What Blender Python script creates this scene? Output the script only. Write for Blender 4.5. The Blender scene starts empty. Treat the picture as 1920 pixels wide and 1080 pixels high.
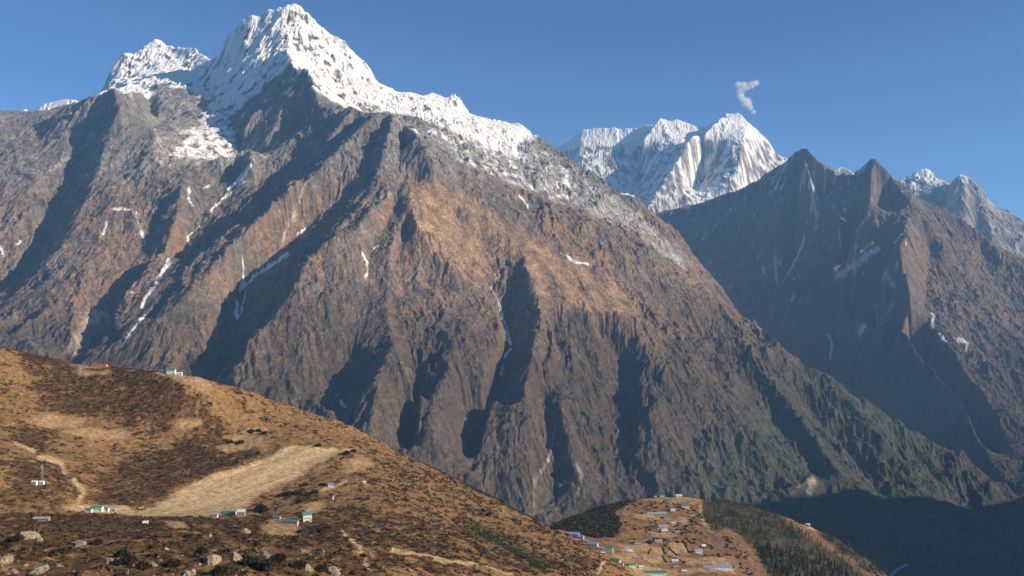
import bpy, bmesh, math, random
import numpy as np
from mathutils import Vector

sc = bpy.context.scene
R = math.radians
# ------------------------------------------------------------------ camera, sky, sun, exposure
F = 1605.0            # focal length in photograph pixels (1920 wide)
U0, V0 = 960.0, 550.0  # where the horizon's middle falls
cam = bpy.data.cameras.new('camera')
cam.sensor_width = 36.0
cam.lens = 36.0 * F / 1920.0
cam.shift_y = (V0 - 540.0) / 1920.0
cam.clip_start, cam.clip_end = 1.0, 90000.0
camo = bpy.data.objects.new('camera', cam)
sc.collection.objects.link(camo)
camo.location = (0, 0, 0)
camo.rotation_euler = (R(90), 0, 0)
sc.camera = camo

SUN_AZ, SUN_EL = 106.0, 21.5      # degrees clockwise from the view direction (+Y), and above the horizon
world = bpy.data.worlds.new("World")
sc.world = world
world.use_nodes = True
wn = world.node_tree
bg = wn.nodes['Background']
sky = wn.nodes.new('ShaderNodeTexSky')
sky.sky_type = 'NISHITA'
sky.sun_disc = False
sky.sun_elevation = R(SUN_EL)
sky.sun_rotation = R(SUN_AZ)
sky.altitude = 3900
sky.air_density = 1.0
sky.dust_density = 0.3
sky.ozone_density = 3.0
tint = wn.nodes.new('ShaderNodeMix'); tint.data_type = 'RGBA'; tint.blend_type = 'MULTIPLY'
tint.inputs['Factor'].default_value = 1.0
tint.inputs[7].default_value = (0.65, 0.92, 1.13, 1)     # deep high-altitude blue
wn.links.new(sky.outputs[0], tint.inputs[6])
wn.links.new(tint.outputs[2], bg.inputs[0])
bg.inputs[1].default_value = 0.065
sun = bpy.data.lights.new('sun', 'SUN')
sun.energy = 4.3
sun.angle = R(0.53)
sun.color = (1.0, 0.85, 0.65)
suno = bpy.data.objects.new('sun', sun)
sc.collection.objects.link(suno)
sd = Vector((math.sin(R(SUN_AZ)) * math.cos(R(SUN_EL)), math.cos(R(SUN_AZ)) * math.cos(R(SUN_EL)), math.sin(R(SUN_EL))))
suno.rotation_euler = sd.to_track_quat('Z', 'Y').to_euler()
sc.view_settings.view_transform = 'Standard'
sc.view_settings.look = 'None'
sc.view_settings.exposure = 0.82
sc.view_settings.gamma = 1.0
sc.cycles.max_bounces = 6
sc.cycles.diffuse_bounces = 2
sc.cycles.glossy_bounces = 2
sc.cycles.volume_bounces = 3
sc.cycles.transparent_max_bounces = 8

QUAL = 0.8     # terrain grid spacing multiplier

# ------------------------------------------------------------------ numeric helpers
def blur(a, r):
    """three box blurs of radius r cells (about a Gaussian)"""
    r = int(r)
    if r < 1:
        return a
    for ax in (0, 1):
        for _ in range(3):
            p = np.concatenate([np.repeat(np.take(a, [0], ax), r + 1, ax), a, np.repeat(np.take(a, [-1], ax), r, ax)], ax)
            c = np.cumsum(p.astype(np.float64), ax)
            n = a.shape[ax]
            lo = np.take(c, np.arange(n), ax)
            hi = np.take(c, np.arange(n) + 2 * r + 1, ax)
            a = ((hi - lo) / (2 * r + 1)).astype(np.float32)
    return a

_perm = np.random.RandomState(7).permutation(4096).astype(np.int32)
_ga = np.random.RandomState(8).rand(4096).astype(np.float32) * 2 * np.pi
_gx, _gy = np.cos(_ga), np.sin(_ga)
def pn(x, y, seed=0):
    """gradient noise, about -1..1"""
    x = np.asarray(x, np.float32) + seed * 17.31
    y = np.asarray(y, np.float32) - seed * 9.77
    xi, yi = np.floor(x), np.floor(y)
    fx, fy = x - xi, y - yi
    xi, yi = xi.astype(np.int32), yi.astype(np.int32)
    u = fx * fx * fx * (fx * (fx * 6 - 15) + 10)
    v = fy * fy * fy * (fy * (fy * 6 - 15) + 10)
    def g(i, j, dx, dy):
        h = _perm[(_perm[(xi + i + seed * 101) & 4095] + yi + j) & 4095]
        return _gx[h] * dx + _gy[h] * dy
    a = g(0, 0, fx, fy); b = g(1, 0, fx - 1, fy)
    c = g(0, 1, fx, fy - 1); d = g(1, 1, fx - 1, fy - 1)
    a = a + (b - a) * u
    c = c + (d - c) * u
    return (a + (c - a) * v) * 1.5
def fbm(x, y, oct=4, seed=0, gain=0.5):
    s, amp, tot = 0, 1.0, 0.0
    for o in range(oct):
        s = s + amp * pn(x * 2 ** o, y * 2 ** o, seed + o)
        tot += amp
        amp *= gain
    return s / tot
def ridged(x, y, oct=4, seed=0, gain=0.5):
    s, amp, tot = 0, 1.0, 0.0
    for o in range(oct):
        n = 1 - np.abs(pn(x * 2 ** o, y * 2 ** o, seed + o)) * 1.6
        s = s + amp * n
        tot += amp
        amp *= gain
    return s / tot
def sstep(a, b, x):
    t = np.clip((x - a) / (b - a), 0, 1)
    return t * t * (3 - 2 * t)
def mix(a, b, t):
    t = np.asarray(t)[..., None]
    return a * (1 - t) + np.asarray(b, np.float32) * t
def wpt(u, v, Y):
    return ((u - U0) / F * Y, Y, (V0 - v) / F * Y)

def W(x, y, z):
    return (U0 + x / y * F, V0 - z / y * F, y)

def rasterise(lines, x0, y0, st, nx, ny, yface):
    acc = np.zeros((ny, nx)); cnt = np.zeros((ny, nx))
    for pts in lines:
        P = []
        for (u, v, d) in pts:
            Y = d if abs(d) > 1400 or yface is None else yface(u, v) + d * 1.15
            P.append(wpt(u, v, Y))
        P = np.array(P)
        for a, b in zip(P[:-1], P[1:]):
            n = max(2, int(np.hypot(*(b - a)[:2]) / st * 2.5))
            t = np.linspace(0, 1, n)[:, None]
            q = a + (b - a) * t
            i = np.round((q[:, 0] - x0) / st).astype(int)
            j = np.round((q[:, 1] - y0) / st).astype(int)
            ok = (i >= 0) & (i < nx) & (j >= 0) & (j < ny)
            np.add.at(acc, (j[ok], i[ok]), q[ok, 2])
            np.add.at(cnt, (j[ok], i[ok]), 1)
    return acc, cnt

def relax(acc, cnt, it=140):
    """soap-film surface through the given lines, solved coarse to fine"""
    ny, nx = acc.shape
    if min(nx, ny) <= 12:
        h = np.full((ny, nx), acc.sum() / max(cnt.sum(), 1))
        it = 400
    else:
        py, px = ny % 2, nx % 2
        A = np.pad(acc, ((0, py), (0, px))); C = np.pad(cnt, ((0, py), (0, px)))
        A = A.reshape(A.shape[0] // 2, 2, -1, 2).sum((1, 3)); C = C.reshape(C.shape[0] // 2, 2, -1, 2).sum((1, 3))
        h = relax(A, C, it)
        h = np.repeat(np.repeat(h, 2, 0), 2, 1)[:ny, :nx]
        hp = np.pad(h, 1, mode='edge')
        h = (hp[1:-1, 1:-1] * 4 + hp[:-2, 1:-1] * 2 + hp[2:, 1:-1] * 2 + hp[1:-1, :-2] * 2 + hp[1:-1, 2:] * 2 + hp[:-2, :-2] + hp[2:, 2:] + hp[:-2, 2:] + hp[2:, :-2]) / 16
    h = h.astype(np.float32)
    fixed = cnt > 0
    val = np.where(fixed, acc / np.maximum(cnt, 1e-9), 0).astype(np.float32)
    h[fixed] = val[fixed]
    p = np.pad(h, 1, mode='edge')
    jj, ii = np.mgrid[0:ny, 0:nx]
    par = (ii + jj) % 2
    free = [(~fixed) & (par == k) for k in (0, 1)]
    w = 1.6
    for _ in range(it):
        for k in (0, 1):
            c = p[1:-1, 1:-1]
            r = (p[:-2, 1:-1] + p[2:, 1:-1] + p[1:-1, :-2] + p[1:-1, 2:]) * 0.25 - c
            c += np.where(free[k], w * r, 0)
            p[0, :] = p[1, :]; p[-1, :] = p[-2, :]; p[:, 0] = p[:, 1]; p[:, -1] = p[:, -2]
    return p[1:-1, 1:-1].copy()

def lic(noise, gx, gy, L):
    """smear noise along the fall line: flutes, gullies and scree streaks that run downhill"""
    ny, nx = noise.shape
    m = np.hypot(gx, gy) + 1e-6
    dx, dy = (gx / m).astype(np.float32), (gy / m).astype(np.float32)
    jj, ii = np.mgrid[0:ny, 0:nx].astype(np.float32)
    s = noise.copy(); n = 1
    for sg in (1, -1):
        px, py = ii.copy(), jj.copy()
        for _ in range(L):
            ix = np.clip(px + 0.5, 0, nx - 1).astype(np.int32); iy = np.clip(py + 0.5, 0, ny - 1).astype(np.int32)
            px += sg * dx[iy, ix]; py += sg * dy[iy, ix]
            ix = np.clip(px + 0.5, 0, nx - 1).astype(np.int32); iy = np.clip(py + 0.5, 0, ny - 1).astype(np.int32)
            s += noise[iy, ix]; n += 1
    s /= n
    return (s - s.mean()) / (s.std() + 1e-6)

def inpoly(u, v, poly):
    p = np.array(poly, np.float32)
    r = np.zeros(u.shape, bool)
    x1, y1 = p[-1]
    for x2, y2 in p:
        c = ((y2 > v) != (y1 > v)) & (u < (x1 - x2) * (v - y2) / (y1 - y2 + 1e-9) + x2)
        r ^= c
        x1, y1 = x2, y2
    return r
def near(u, v, line, w):
    """1 on the line, 0 at w and beyond"""
    d = np.full(u.shape, 1e9, np.float32)
    L = np.array(line, np.float32)
    bx0, by0 = L[:, :2].min(0) - w - 2; bx1, by1 = L[:, :2].max(0) + w + 2
    sel = (u > bx0) & (u < bx1) & (v > by0) & (v < by1)
    if not sel.any():
        return np.zeros(u.shape, np.float32)
    uu, vv = u[sel], v[sel]
    dd = np.full(uu.shape, 1e9, np.float32)
    for a, b in zip(L[:-1], L[1:]):
        e = b - a
        t = np.clip(((uu - a[0]) * e[0] + (vv - a[1]) * e[1]) / (e @ e + 1e-6), 0, 1)
        dd = np.minimum(dd, np.hypot(uu - a[0] - t * e[0], vv - a[1] - t * e[1]))
    d[sel] = dd
    return np.clip(1 - d / w, 0, 1)

# ------------------------------------------------------------------ objects
def tag(o, label=None, cat=None, group=None, kind=None):
    if label: o['label'] = label
    if cat: o['category'] = cat
    if group: o['group'] = group
    if kind: o['kind'] = kind
    return o
def link(name, me, parent=None):
    o = bpy.data.objects.new(name, me)
    sc.collection.objects.link(o)
    if parent: o.parent = parent
    return o
def grid_object(name, X, Y, H, col, mat, smooth=False):
    ny, nx = H.shape
    me = bpy.data.meshes.new(name)
    co = np.stack([X, Y, H], -1).reshape(-1, 3).astype(np.float32)
    i = np.arange(ny * nx, dtype=np.int32).reshape(ny, nx)
    q = np.stack([i[:-1, :-1], i[:-1, 1:], i[1:, 1:], i[1:, :-1]], -1).reshape(-1, 4)
    me.vertices.add(len(co)); me.vertices.foreach_set('co', co.ravel())
    me.loops.add(q.size); me.loops.foreach_set('vertex_index', q.ravel())
    me.polygons.add(len(q))
    me.polygons.foreach_set('loop_start', np.arange(0, q.size, 4, dtype=np.int32))
    me.polygons.foreach_set('loop_total', np.full(len(q), 4, np.int32))
    me.polygons.foreach_set('use_smooth', np.full(len(q), smooth))
    me.update(calc_edges=True)
    at = me.attributes.new('Col', 'FLOAT_COLOR', 'POINT')
    at.data.foreach_set('color', np.ascontiguousarray(col.reshape(-1, 4), np.float32).ravel())
    me.materials.append(mat)
    return tag(link(name, me), kind='structure')

def terrain_material(name, s1, s2, bump, bdist, rough=0.95, amt=0.35):
    m = bpy.data.materials.new(name); m.use_nodes = True
    nt = m.node_tree; N = nt.nodes; L = nt.links
    b = N['Principled BSDF']
    b.inputs['Roughness'].default_value = rough
    b.inputs['Specular IOR Level'].default_value = 0.15
    at = N.new('ShaderNodeAttribute'); at.attribute_name = 'Col'
    geo = N.new('ShaderNodeNewGeometry')
    n1 = N.new('ShaderNodeTexNoise'); n1.inputs['Scale'].default_value = s1; n1.inputs['Detail'].default_value = 5; n1.inputs['Roughness'].default_value = 0.65
    n2 = N.new('ShaderNodeTexNoise'); n2.inputs['Scale'].default_value = s2; n2.inputs['Detail'].default_value = 3; n2.inputs['Roughness'].default_value = 0.6
    for n in (n1, n2): L.new(geo.outputs['Position'], n.inputs['Vector'])
    mr = N.new('ShaderNodeMapRange'); mr.inputs[1].default_value = 0.28; mr.inputs[2].default_value = 0.72
    mr.inputs[3].default_value = 1 - amt; mr.inputs[4].default_value = 1 + amt
    L.new(n1.outputs[0], mr.inputs[0])
    n3 = N.new('ShaderNodeTexNoise'); n3.inputs['Scale'].default_value = s1 * 3.7; n3.inputs['Detail'].default_value = 3; n3.inputs['Roughness'].default_value = 0.7
    L.new(geo.outputs['Position'], n3.inputs['Vector'])
    m3 = N.new('ShaderNodeMapRange'); m3.inputs[1].default_value = 0.3; m3.inputs[2].default_value = 0.7; m3.inputs[3].default_value = 1 - amt * 1.15; m3.inputs[4].default_value = 1 + amt * 1.15
    L.new(n3.outputs[0], m3.inputs[0])
    mm = N.new('ShaderNodeMath'); mm.operation = 'MULTIPLY'
    L.new(mr.outputs[0], mm.inputs[0]); L.new(m3.outputs[0], mm.inputs[1])
    keep = N.new('ShaderNodeMix'); keep.data_type = 'FLOAT'      # snow stays even
    L.new(at.outputs['Alpha'], keep.inputs[0]); L.new(mm.outputs[0], keep.inputs[2]); keep.inputs[3].default_value = 1.0
    mul = N.new('ShaderNodeVectorMath'); mul.operation = 'SCALE'
    L.new(at.outputs['Color'], mul.inputs[0]); L.new(keep.outputs[0], mul.inputs['Scale'])
    L.new(mul.outputs[0], b.inputs['Base Color'])
    bp = N.new('ShaderNodeBump'); bp.inputs['Strength'].default_value = bump; bp.inputs['Distance'].default_value = bdist
    ad = N.new('ShaderNodeMath'); ad.operation = 'ADD'
    L.new(n1.outputs[0], ad.inputs[0]); L.new(n2.outputs[0], ad.inputs[1])
    L.new(ad.outputs[0], bp.inputs['Height']); L.new(bp.outputs[0], b.inputs['Normal'])
    return m
MAT_FAR = terrain_material('mountain_ground', 0.02, 0.008, 0.7, 14.0, amt=0.36)

C = lambda *a: np.array(a, np.float32)
SNOW = C(0.83, 0.80, 0.75); ROCK = C(0.172, 0.152, 0.132); LROCK = C(0.38, 0.355, 0.32); DROCK = C(0.105, 0.095, 0.09)
BROWN = C(0.20, 0.122, 0.072); TAN = C(0.31, 0.195, 0.11); SCRUB = C(0.074, 0.054, 0.036); FOREST = C(0.056, 0.060, 0.035)

class Terrain:
    def __init__(s, xr, yr, st, lines, yface=None, border=None, smooth=1):
        st *= QUAL
        s.st = st
        s.x0, s.y0 = xr[0], yr[0]
        s.nx, s.ny = int((xr[1] - xr[0]) / st) + 1, int((yr[1] - yr[0]) / st) + 1
        x = xr[0] + np.arange(s.nx) * st; y = yr[0] + np.arange(s.ny) * st
        s.X, s.Y = [a.astype(np.float32) for a in np.meshgrid(x, y)]
        acc, cnt = rasterise(lines, s.x0, s.y0, st, s.nx, s.ny, yface)
        if border:
            for side, z in border.items():
                sl = {'near': np.s_[0, :], 'far': np.s_[-1, :], 'left': np.s_[:, 0], 'right': np.s_[:, -1]}[side]
                acc[sl] = z; cnt[sl] = 1
        s.mask = (cnt > 0).astype(np.float32)
        s.H = relax(acc, cnt)
        s.H = blur(s.H, smooth)
        s.far = 1 - np.clip(blur(s.mask, max(1, 60 / st)) * 3.0, 0, 1)     # 0 on the drawn ridges and gullies
    def grad(s, r):
        h = blur(s.H, r)
        gy, gx = np.gradient(h, s.st)
        return gx, gy
    def uv(s):
        return U0 + s.X / s.Y * F, V0 - s.H / s.Y * F
    def at(s, x, y):
        fx = np.clip((np.asarray(x, float) - s.x0) / s.st, 0, s.nx - 1.001); fy = np.clip((np.asarray(y, float) - s.y0) / s.st, 0, s.ny - 1.001)
        i, j = fx.astype(int), fy.astype(int); a, b = fx - i, fy - j
        H = s.H
        return (H[j, i] * (1 - a) + H[j, i + 1] * a) * (1 - b) + (H[j + 1, i] * (1 - a) + H[j + 1, i + 1] * a) * b
    def ray(s, u, v, y0=None, y1=None):
        """first point of the ground met by looking at photograph pixel (u, v)"""
        Y = np.arange(y0 or s.y0, y1 or s.Y[-1, 0], s.st * 0.5)
        X = (u - U0) / F * Y; Z = (V0 - v) / F * Y
        h = s.at(X, Y)
        k = np.argmax(h >= Z) if (h >= Z).any() else np.argmin(Z - h)
        return float(X[k]), float(Y[k]), float(h[k])

# ------------------------------------------------------------------ the great mountain: snow summits, pyramid and long brown slopes
def yf1(u, v):
    k = (V0 - v) / F; m = (u - U0) / F; s = 0.825
    a = 0.42
    Y = (1100 + s * (2900 + 800 * a)) / (s - s * a * m - k)
    if m * Y + 800 < 0:
        a = -0.256
        Y = (1100 + s * (2900 + 800 * a)) / (s - s * a * m - k)
    return Y
crest = [(-200, 420, 7900), (60, 300, 8200), (150, 215, 8400), (187, 177, 8500), (210, 127, 8650), (221, 116, 8700), (232, 100, 8720), (246, 101, 8760), (255, 112, 8780), (259, 101, 8800), (277, 88, 8830),
         (292, 75, 8860), (304, 74, 8870), (315, 88, 8850), (337, 87, 8750), (364, 83, 8580), (371, 96, 8480), (394, 114, 8150), (400, 113, 7950), (406, 109, 7850),
         (414, 101, 7790), (418, 75, 7790), (431, 60, 7780), (457, 41, 7770), (472, 32, 7770), (491, 30, 7760), (506, 17, 7760), (516, 24, 7750),
         (525, 16, 7740), (534, 17, 7740), (540, 8, 7730), (553, 6, 7730), (562, 10, 7730), (574, 26, 7715), (615, 60, 7680), (637, 75, 7660),
         (667, 105, 7650), (694, 131, 7640), (712, 161, 7600), (727, 164, 7580), (742, 173, 7570), (780, 171, 7550), (797, 181, 7540), (810, 173, 7530),
         (832, 186, 7510), (851, 177, 7500), (862, 182, 7490), (879, 209, 7470), (885, 216, 7460), (919, 224, 7430), (956, 235, 7400), (986, 239, 7370),
         (1001, 257, 7330), (1039, 274, 7200), (1061, 295, 7100), (1087, 314, 7000), (1125, 340, 6900), (1151, 359, 6800), (1174, 362, 6750),
         (1200, 374, 6650), (1230, 404, 6550), (1256, 422, 6500), (1286, 456, 6400), (1305, 490, 6350), (1324, 510, 6300), (1354, 540, 6200),
         (1420, 640, 6000), (1520, 740, 5750), (1700, 900, 5300), (1900, 1000, 5000)]
left_ridge = [(-400, 150, 6900), (-120, 185, 6850), (0, 220, 6800), (20, 236, 6770), (37, 252, 6750), (56, 252, 6750), (90, 230, 6700), (124, 197, 6600), (187, 177, 6500), (212, 168, 6450), (262, 176, 7000), (275, 184, 7400)]
front_ridge = [(540, 8, 7730), (528, 50, 7560), (530, 90, 7250), (550, 121, 6720), (580, 134, 6500), (588, 165, 6300), (600, 192, 6130), (640, 203, 5950), (690, 211, 5790), (712, 212, 5720), (735, 216, 5680),
               (769, 235, -20), (810, 261, -20), (844, 280, -20), (885, 302, -20), (926, 332, -20), (960, 347, -20), (1012, 362, -20), (1042, 377, -20), (1069, 392, -20), (1106, 411, -20),
               (1144, 437, -20), (1185, 464, -20), (1237, 500, -20), (1290, 536, -20), (1346, 564, -20), (1410, 604, -20), (1440, 637, -20), (1477, 667, -20), (1519, 686, -20), (1575, 720, -20), (1597, 742, -20),
               (1639, 776, -20), (1684, 799, -20), (1736, 821, -20), (1785, 847, -20), (1830, 877, -20), (1905, 937, -20), (1990, 1010, -20)]
back_valley = [(640, 225, 6900), (720, 232, 6650), (800, 268, 6500), (860, 300, 6400), (900, 325, 6350), (960, 352, 6300), (1030, 385, 6150), (1100, 425, 5950), (1200, 485, 5700), (1300, 560, 5500), (1420, 640, 5300), (1600, 770, 5000), (1830, 910, 4720)]
L1 = [crest, left_ridge, front_ridge, back_valley,
      # left: spur with the long shadow strip, and the gully beside it
      [(212, 168, 6450), (224, 206, 6150), (205, 255, -110), (192, 295, -110), (172, 355, -110), (142, 415, -100), (108, 468, -90), (62, 542, -80), (0, 600, -80), (-80, 660, -80)],
      [(204, 222, 6400), (170, 272, 180), (144, 322, 170), (139, 345, 160), (116, 400, 140), (75, 462, 110), (0, 555, 100), (-80, 620, 90)],
      [(60, 245, 6600), (70, 300, 0), (60, 350, -60), (20, 420, -60), (-60, 480, -60)],
      # buttress and glacier basin
      [(325, 95, 8780), (310, 125, 8300), (304, 150, 7900), (297, 195, 7250), (293, 238, 6650), (285, 252, 6300)],
      [(275, 184, 7400), (284, 205, 7300), (290, 243, 6900)],
      [(304, 150, 7900), (330, 160, 7650), (365, 200, 7150), (385, 222, 6900)],
      [(345, 120, 8350), (375, 165, 7650), (395, 196, 7180), (420, 210, 6950)],
      [(262, 176, 7000), (270, 215, 6500), (262, 250, 6100), (235, 300, 5800), (215, 350, -60), (195, 400, -70), (170, 470, -60), (150, 560, -60), (130, 650, -50)],
      [(288, 250, 6150), (288, 290, 5750), (310, 303, 5750), (350, 306, 5750), (400, 302, 5750), (440, 292, 5750), (470, 282, 5800), (472, 310, 5550)],
      [(330, 242, 6600), (390, 222, 6870), (430, 212, 6920), (450, 265, 6500)],
      [(400, 114, 7950), (408, 150, 7480), (414, 180, 7150), (425, 205, 6950)],
      # ribs and gullies under the dark flank
      [(530, 90, 7250), (490, 105, 7250), (460, 125, 7300), (445, 155, 7200), (437, 180, 7080)],
      [(550, 121, 6720), (530, 162, 6620), (508, 182, 6580), (470, 222, 6420), (455, 248, 6320)],
      [(528, 102, 7200), (500, 150, 6990), (460, 200, 6820), (447, 240, 6620)],
      [(588, 165, 6300), (560, 190, 6350), (545, 205, 6350), (522, 232, 6270), (497, 272, 6100)],
      [(560, 150, 6650), (530, 190, 6700), (500, 225, 6630), (468, 258, 6470)],
      [(620, 198, 6040), (600, 228, 5970), (580, 255, 5890), (555, 274, 5860), (520, 308, 5730), (490, 350, 5570), (460, 392, 80)],
      [(594, 198, 6250), (565, 225, 6270), (540, 255, 6180), (505, 290, 6050), (470, 320, 5930)],
      [(665, 208, 5870), (642, 232, 5750), (605, 278, 5630), (567, 318, 5530), (520, 352, 5440), (480, 392, 60)],
      [(642, 208, 6040), (615, 240, 5920), (585, 280, 5790), (545, 312, 5700), (500, 350, 5600), (462, 385, 140)],
      [(712, 213, 5720), (697, 222, 5640), (662, 252, 5500), (627, 298, -110), (587, 333, -110), (537, 370, -110), (470, 432, -130), (407, 495, -150), (347, 560, -150), (300, 602, -140), (260, 642, -120), (225, 690, -100)],
      [(690, 218, 5840), (655, 250, 5750), (622, 285, 5660), (575, 322, 5580), (530, 350, 130), (490, 375, 150), (440, 420, 170), (385, 470, 170), (335, 500, 170)],
      # main left gully
      [(450, 265, 6500), (458, 310, 6120), (440, 332, 5860), (425, 360, 190), (386, 392, 180), (376, 425, 150), (352, 458, 160), (330, 492, 170), (300, 522, 180), (275, 560, 190), (248, 600, 190), (213, 645, 180), (180, 690, 160)],
      [(350, 306, 5750), (340, 360, -40), (325, 420, -60), (300, 470, -60), (262, 520, -60), (225, 570, -60), (195, 640, -60)],
      [(310, 330, 20), (290, 400, 40), (268, 455, 80), (272, 470, 90), (232, 525, 90), (205, 580, 90), (198, 600, 80)],
      # the valley with the snow stream and the big dark spur
      [(703, 335, 40), (650, 370, 70), (600, 405, 110), (555, 460, 150), (520, 500, 170), (490, 522, 180), (457, 545, 190), (447, 590, 190), (440, 640, 180), (424, 692, 160), (410, 740, 120)],
      [(765, 345, -20), (735, 366, -60), (690, 400, -100), (660, 436, -140), (612, 462, -150), (577, 490, -160), (551, 545, -160), (523, 582, -150), (500, 612, -140), (470, 655, -130), (450, 700, -120), (430, 760, -100)],
      # pyramid: front spur, shadowed notch, bowl
      [(735, 216, 5700), (733, 236, -70), (721, 290, -70), (703, 336, -50)],
      [(725, 222, 5760), (714, 240, 60), (702, 265, 70), (694, 300, 70), (690, 332, 60)],
      [(752, 225, -40), (772, 245, -130), (790, 275, -190), (812, 303, -200), (808, 326, -150)],
      [(748, 235, 70), (757, 262, 150), (757, 300, 180), (765, 328, 160)],
      [(740, 217, -20), (748, 260, -40), (748, 310, -40), (765, 335, -60), (769, 390, -110), (782, 428, -110), (810, 466, -100), (850, 500, -90), (880, 525, -70), (907, 550, -60), (930, 580, -55), (941, 615, -60), (923, 647, -50), (912, 690, -50), (906, 720, -50), (918, 752, -70), (908, 785, -50), (898, 818, -50), (893, 860, -40), (880, 920, -40)],
      [(745, 400, 10), (716, 442, 25), (700, 466, 28), (690, 502, 25), (688, 545, 25), (675, 597, 30), (668, 640, 55), (655, 690, 110), (640, 740, 140), (627, 790, 130)],
      [(769, 390, -110), (745, 430, -30), (735, 480, -25), (730, 530, -20), (725, 580, -20), (735, 640, -40), (722, 688, -110), (714, 715, -120), (707, 746, -120), (699, 795, -110), (690, 840, -100)],
      [(762, 430, 0), (740, 500, 20), (735, 545, 15), (752, 600, 10), (775, 650, 15), (792, 700, 60), (786, 740, 120), (781, 790, 140), (777, 860, 120), (774, 930, 100)],
      [(735, 640, -60), (755, 690, -90), (778, 720, -110), (784, 738, -110), (779, 780, -90), (774, 840, -80)],
      [(810, 470, -60), (815, 540, -20), (840, 620, -20), (852, 678, -40), (832, 714, -90), (816, 740, -110), (812, 780, -100), (815, 840, -90), (818, 920, -80)],
      # brown shoulder and the deep central ravine
      [(776, 338, -40), (820, 370, -60), (880, 410, -70), (925, 436, -60), (952, 446, -50), (976, 466, -50), (992, 490, -65), (996, 530, -85), (1000, 560, -100), (1012, 588, -105), (1016, 614, -105), (1003, 645, -100), (997, 686, -100), (983, 725, -100), (987, 762, -100), (990, 800, -100), (985, 845, -90), (975, 900, -80)],
      [(850, 412, 0), (900, 450, 10), (938, 490, 20), (946, 512, 25), (932, 548, 45), (938, 568, 70), (946, 592, 85), (952, 622, 95), (960, 648, 100), (950, 668, 110), (943, 692, 115), (940, 716, 120), (933, 748, 130), (923, 775, 140), (911, 800, 140), (903, 840, 140), (898, 880, 140), (893, 925, 120)],
      [(1000, 560, -120), (1050, 572, -130), (1095, 580, -140), (1142, 588, -150), (1166, 596, -150), (1186, 616, -150), (1212, 650, -140), (1240, 692, -130), (1262, 735, -110), (1275, 790, -90), (1285, 860, -80), (1290, 920, -60)],
      [(1060, 470, -20), (1110, 520, -40), (1160, 560, -60), (1230, 610, -60), (1290, 670, -60), (1350, 740, -60), (1400, 800, -60), (1450, 870, -50), (1500, 930, -40)],
      [(1120, 620, -40), (1150, 660, 0), (1172, 705, 30), (1180, 755, 50), (1182, 800, 55), (1165, 870, 50), (1150, 930, 40)],
      [(1186, 660, -80), (1204, 715, -65), (1203, 765, -60), (1200, 820, -50)],
      [(1040, 620, -30), (1060, 700, -20), (1050, 770, -60), (1060, 840, -60), (1090, 900, -50)],
      [(1020, 760, 20), (1035, 840, 40), (1050, 900, 50), (1030, 960, 40)],
      [(1250, 560, 0), (1310, 620, 30), (1370, 690, 30), (1420, 750, 40), (1455, 795, 45), (1505, 855, 55), (1540, 920, 60)],
      [(1350, 590, -20), (1420, 680, -40), (1480, 760, -60), (1520, 820, -70), (1560, 870, -70), (1600, 930, -60)],
      [(1470, 700, 10), (1530, 780, 40), (1570, 830, 50), (1620, 890, 50), (1650, 950, 40)],
      [(1560, 730, -20), (1620, 800, -50), (1680, 860, -50), (1740, 920, -50), (1790, 970, -40)],
      [(1660, 800, 10), (1720, 860, 40), (1780, 920, 30), (1830, 960, 20)],
      [W(300, 8900, -500), W(900, 8000, -400), W(1700, 6900, -750), W(2300, 6300, -1150), W(3000, 5800, -1320), W(3800, 5400, -1350)],
      # foot of the face
      [(-500, 760, 3700), (0, 830, 3500), (300, 900, 3350), (600, 985, 3250), (900, 1060, 3300), (1200, 1075, 3450), (1500, 1080, 3500), (1690, 1065, 3550), (1800, 1035, 3750), (1905, 985, 4150), (1990, 1015, 3900)],
      ]
T1 = Terrain((-6200, 3900), (2500, 10300), 8.0, L1, yf1, {'near': -1200, 'far': -1000, 'right': -1350})
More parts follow.
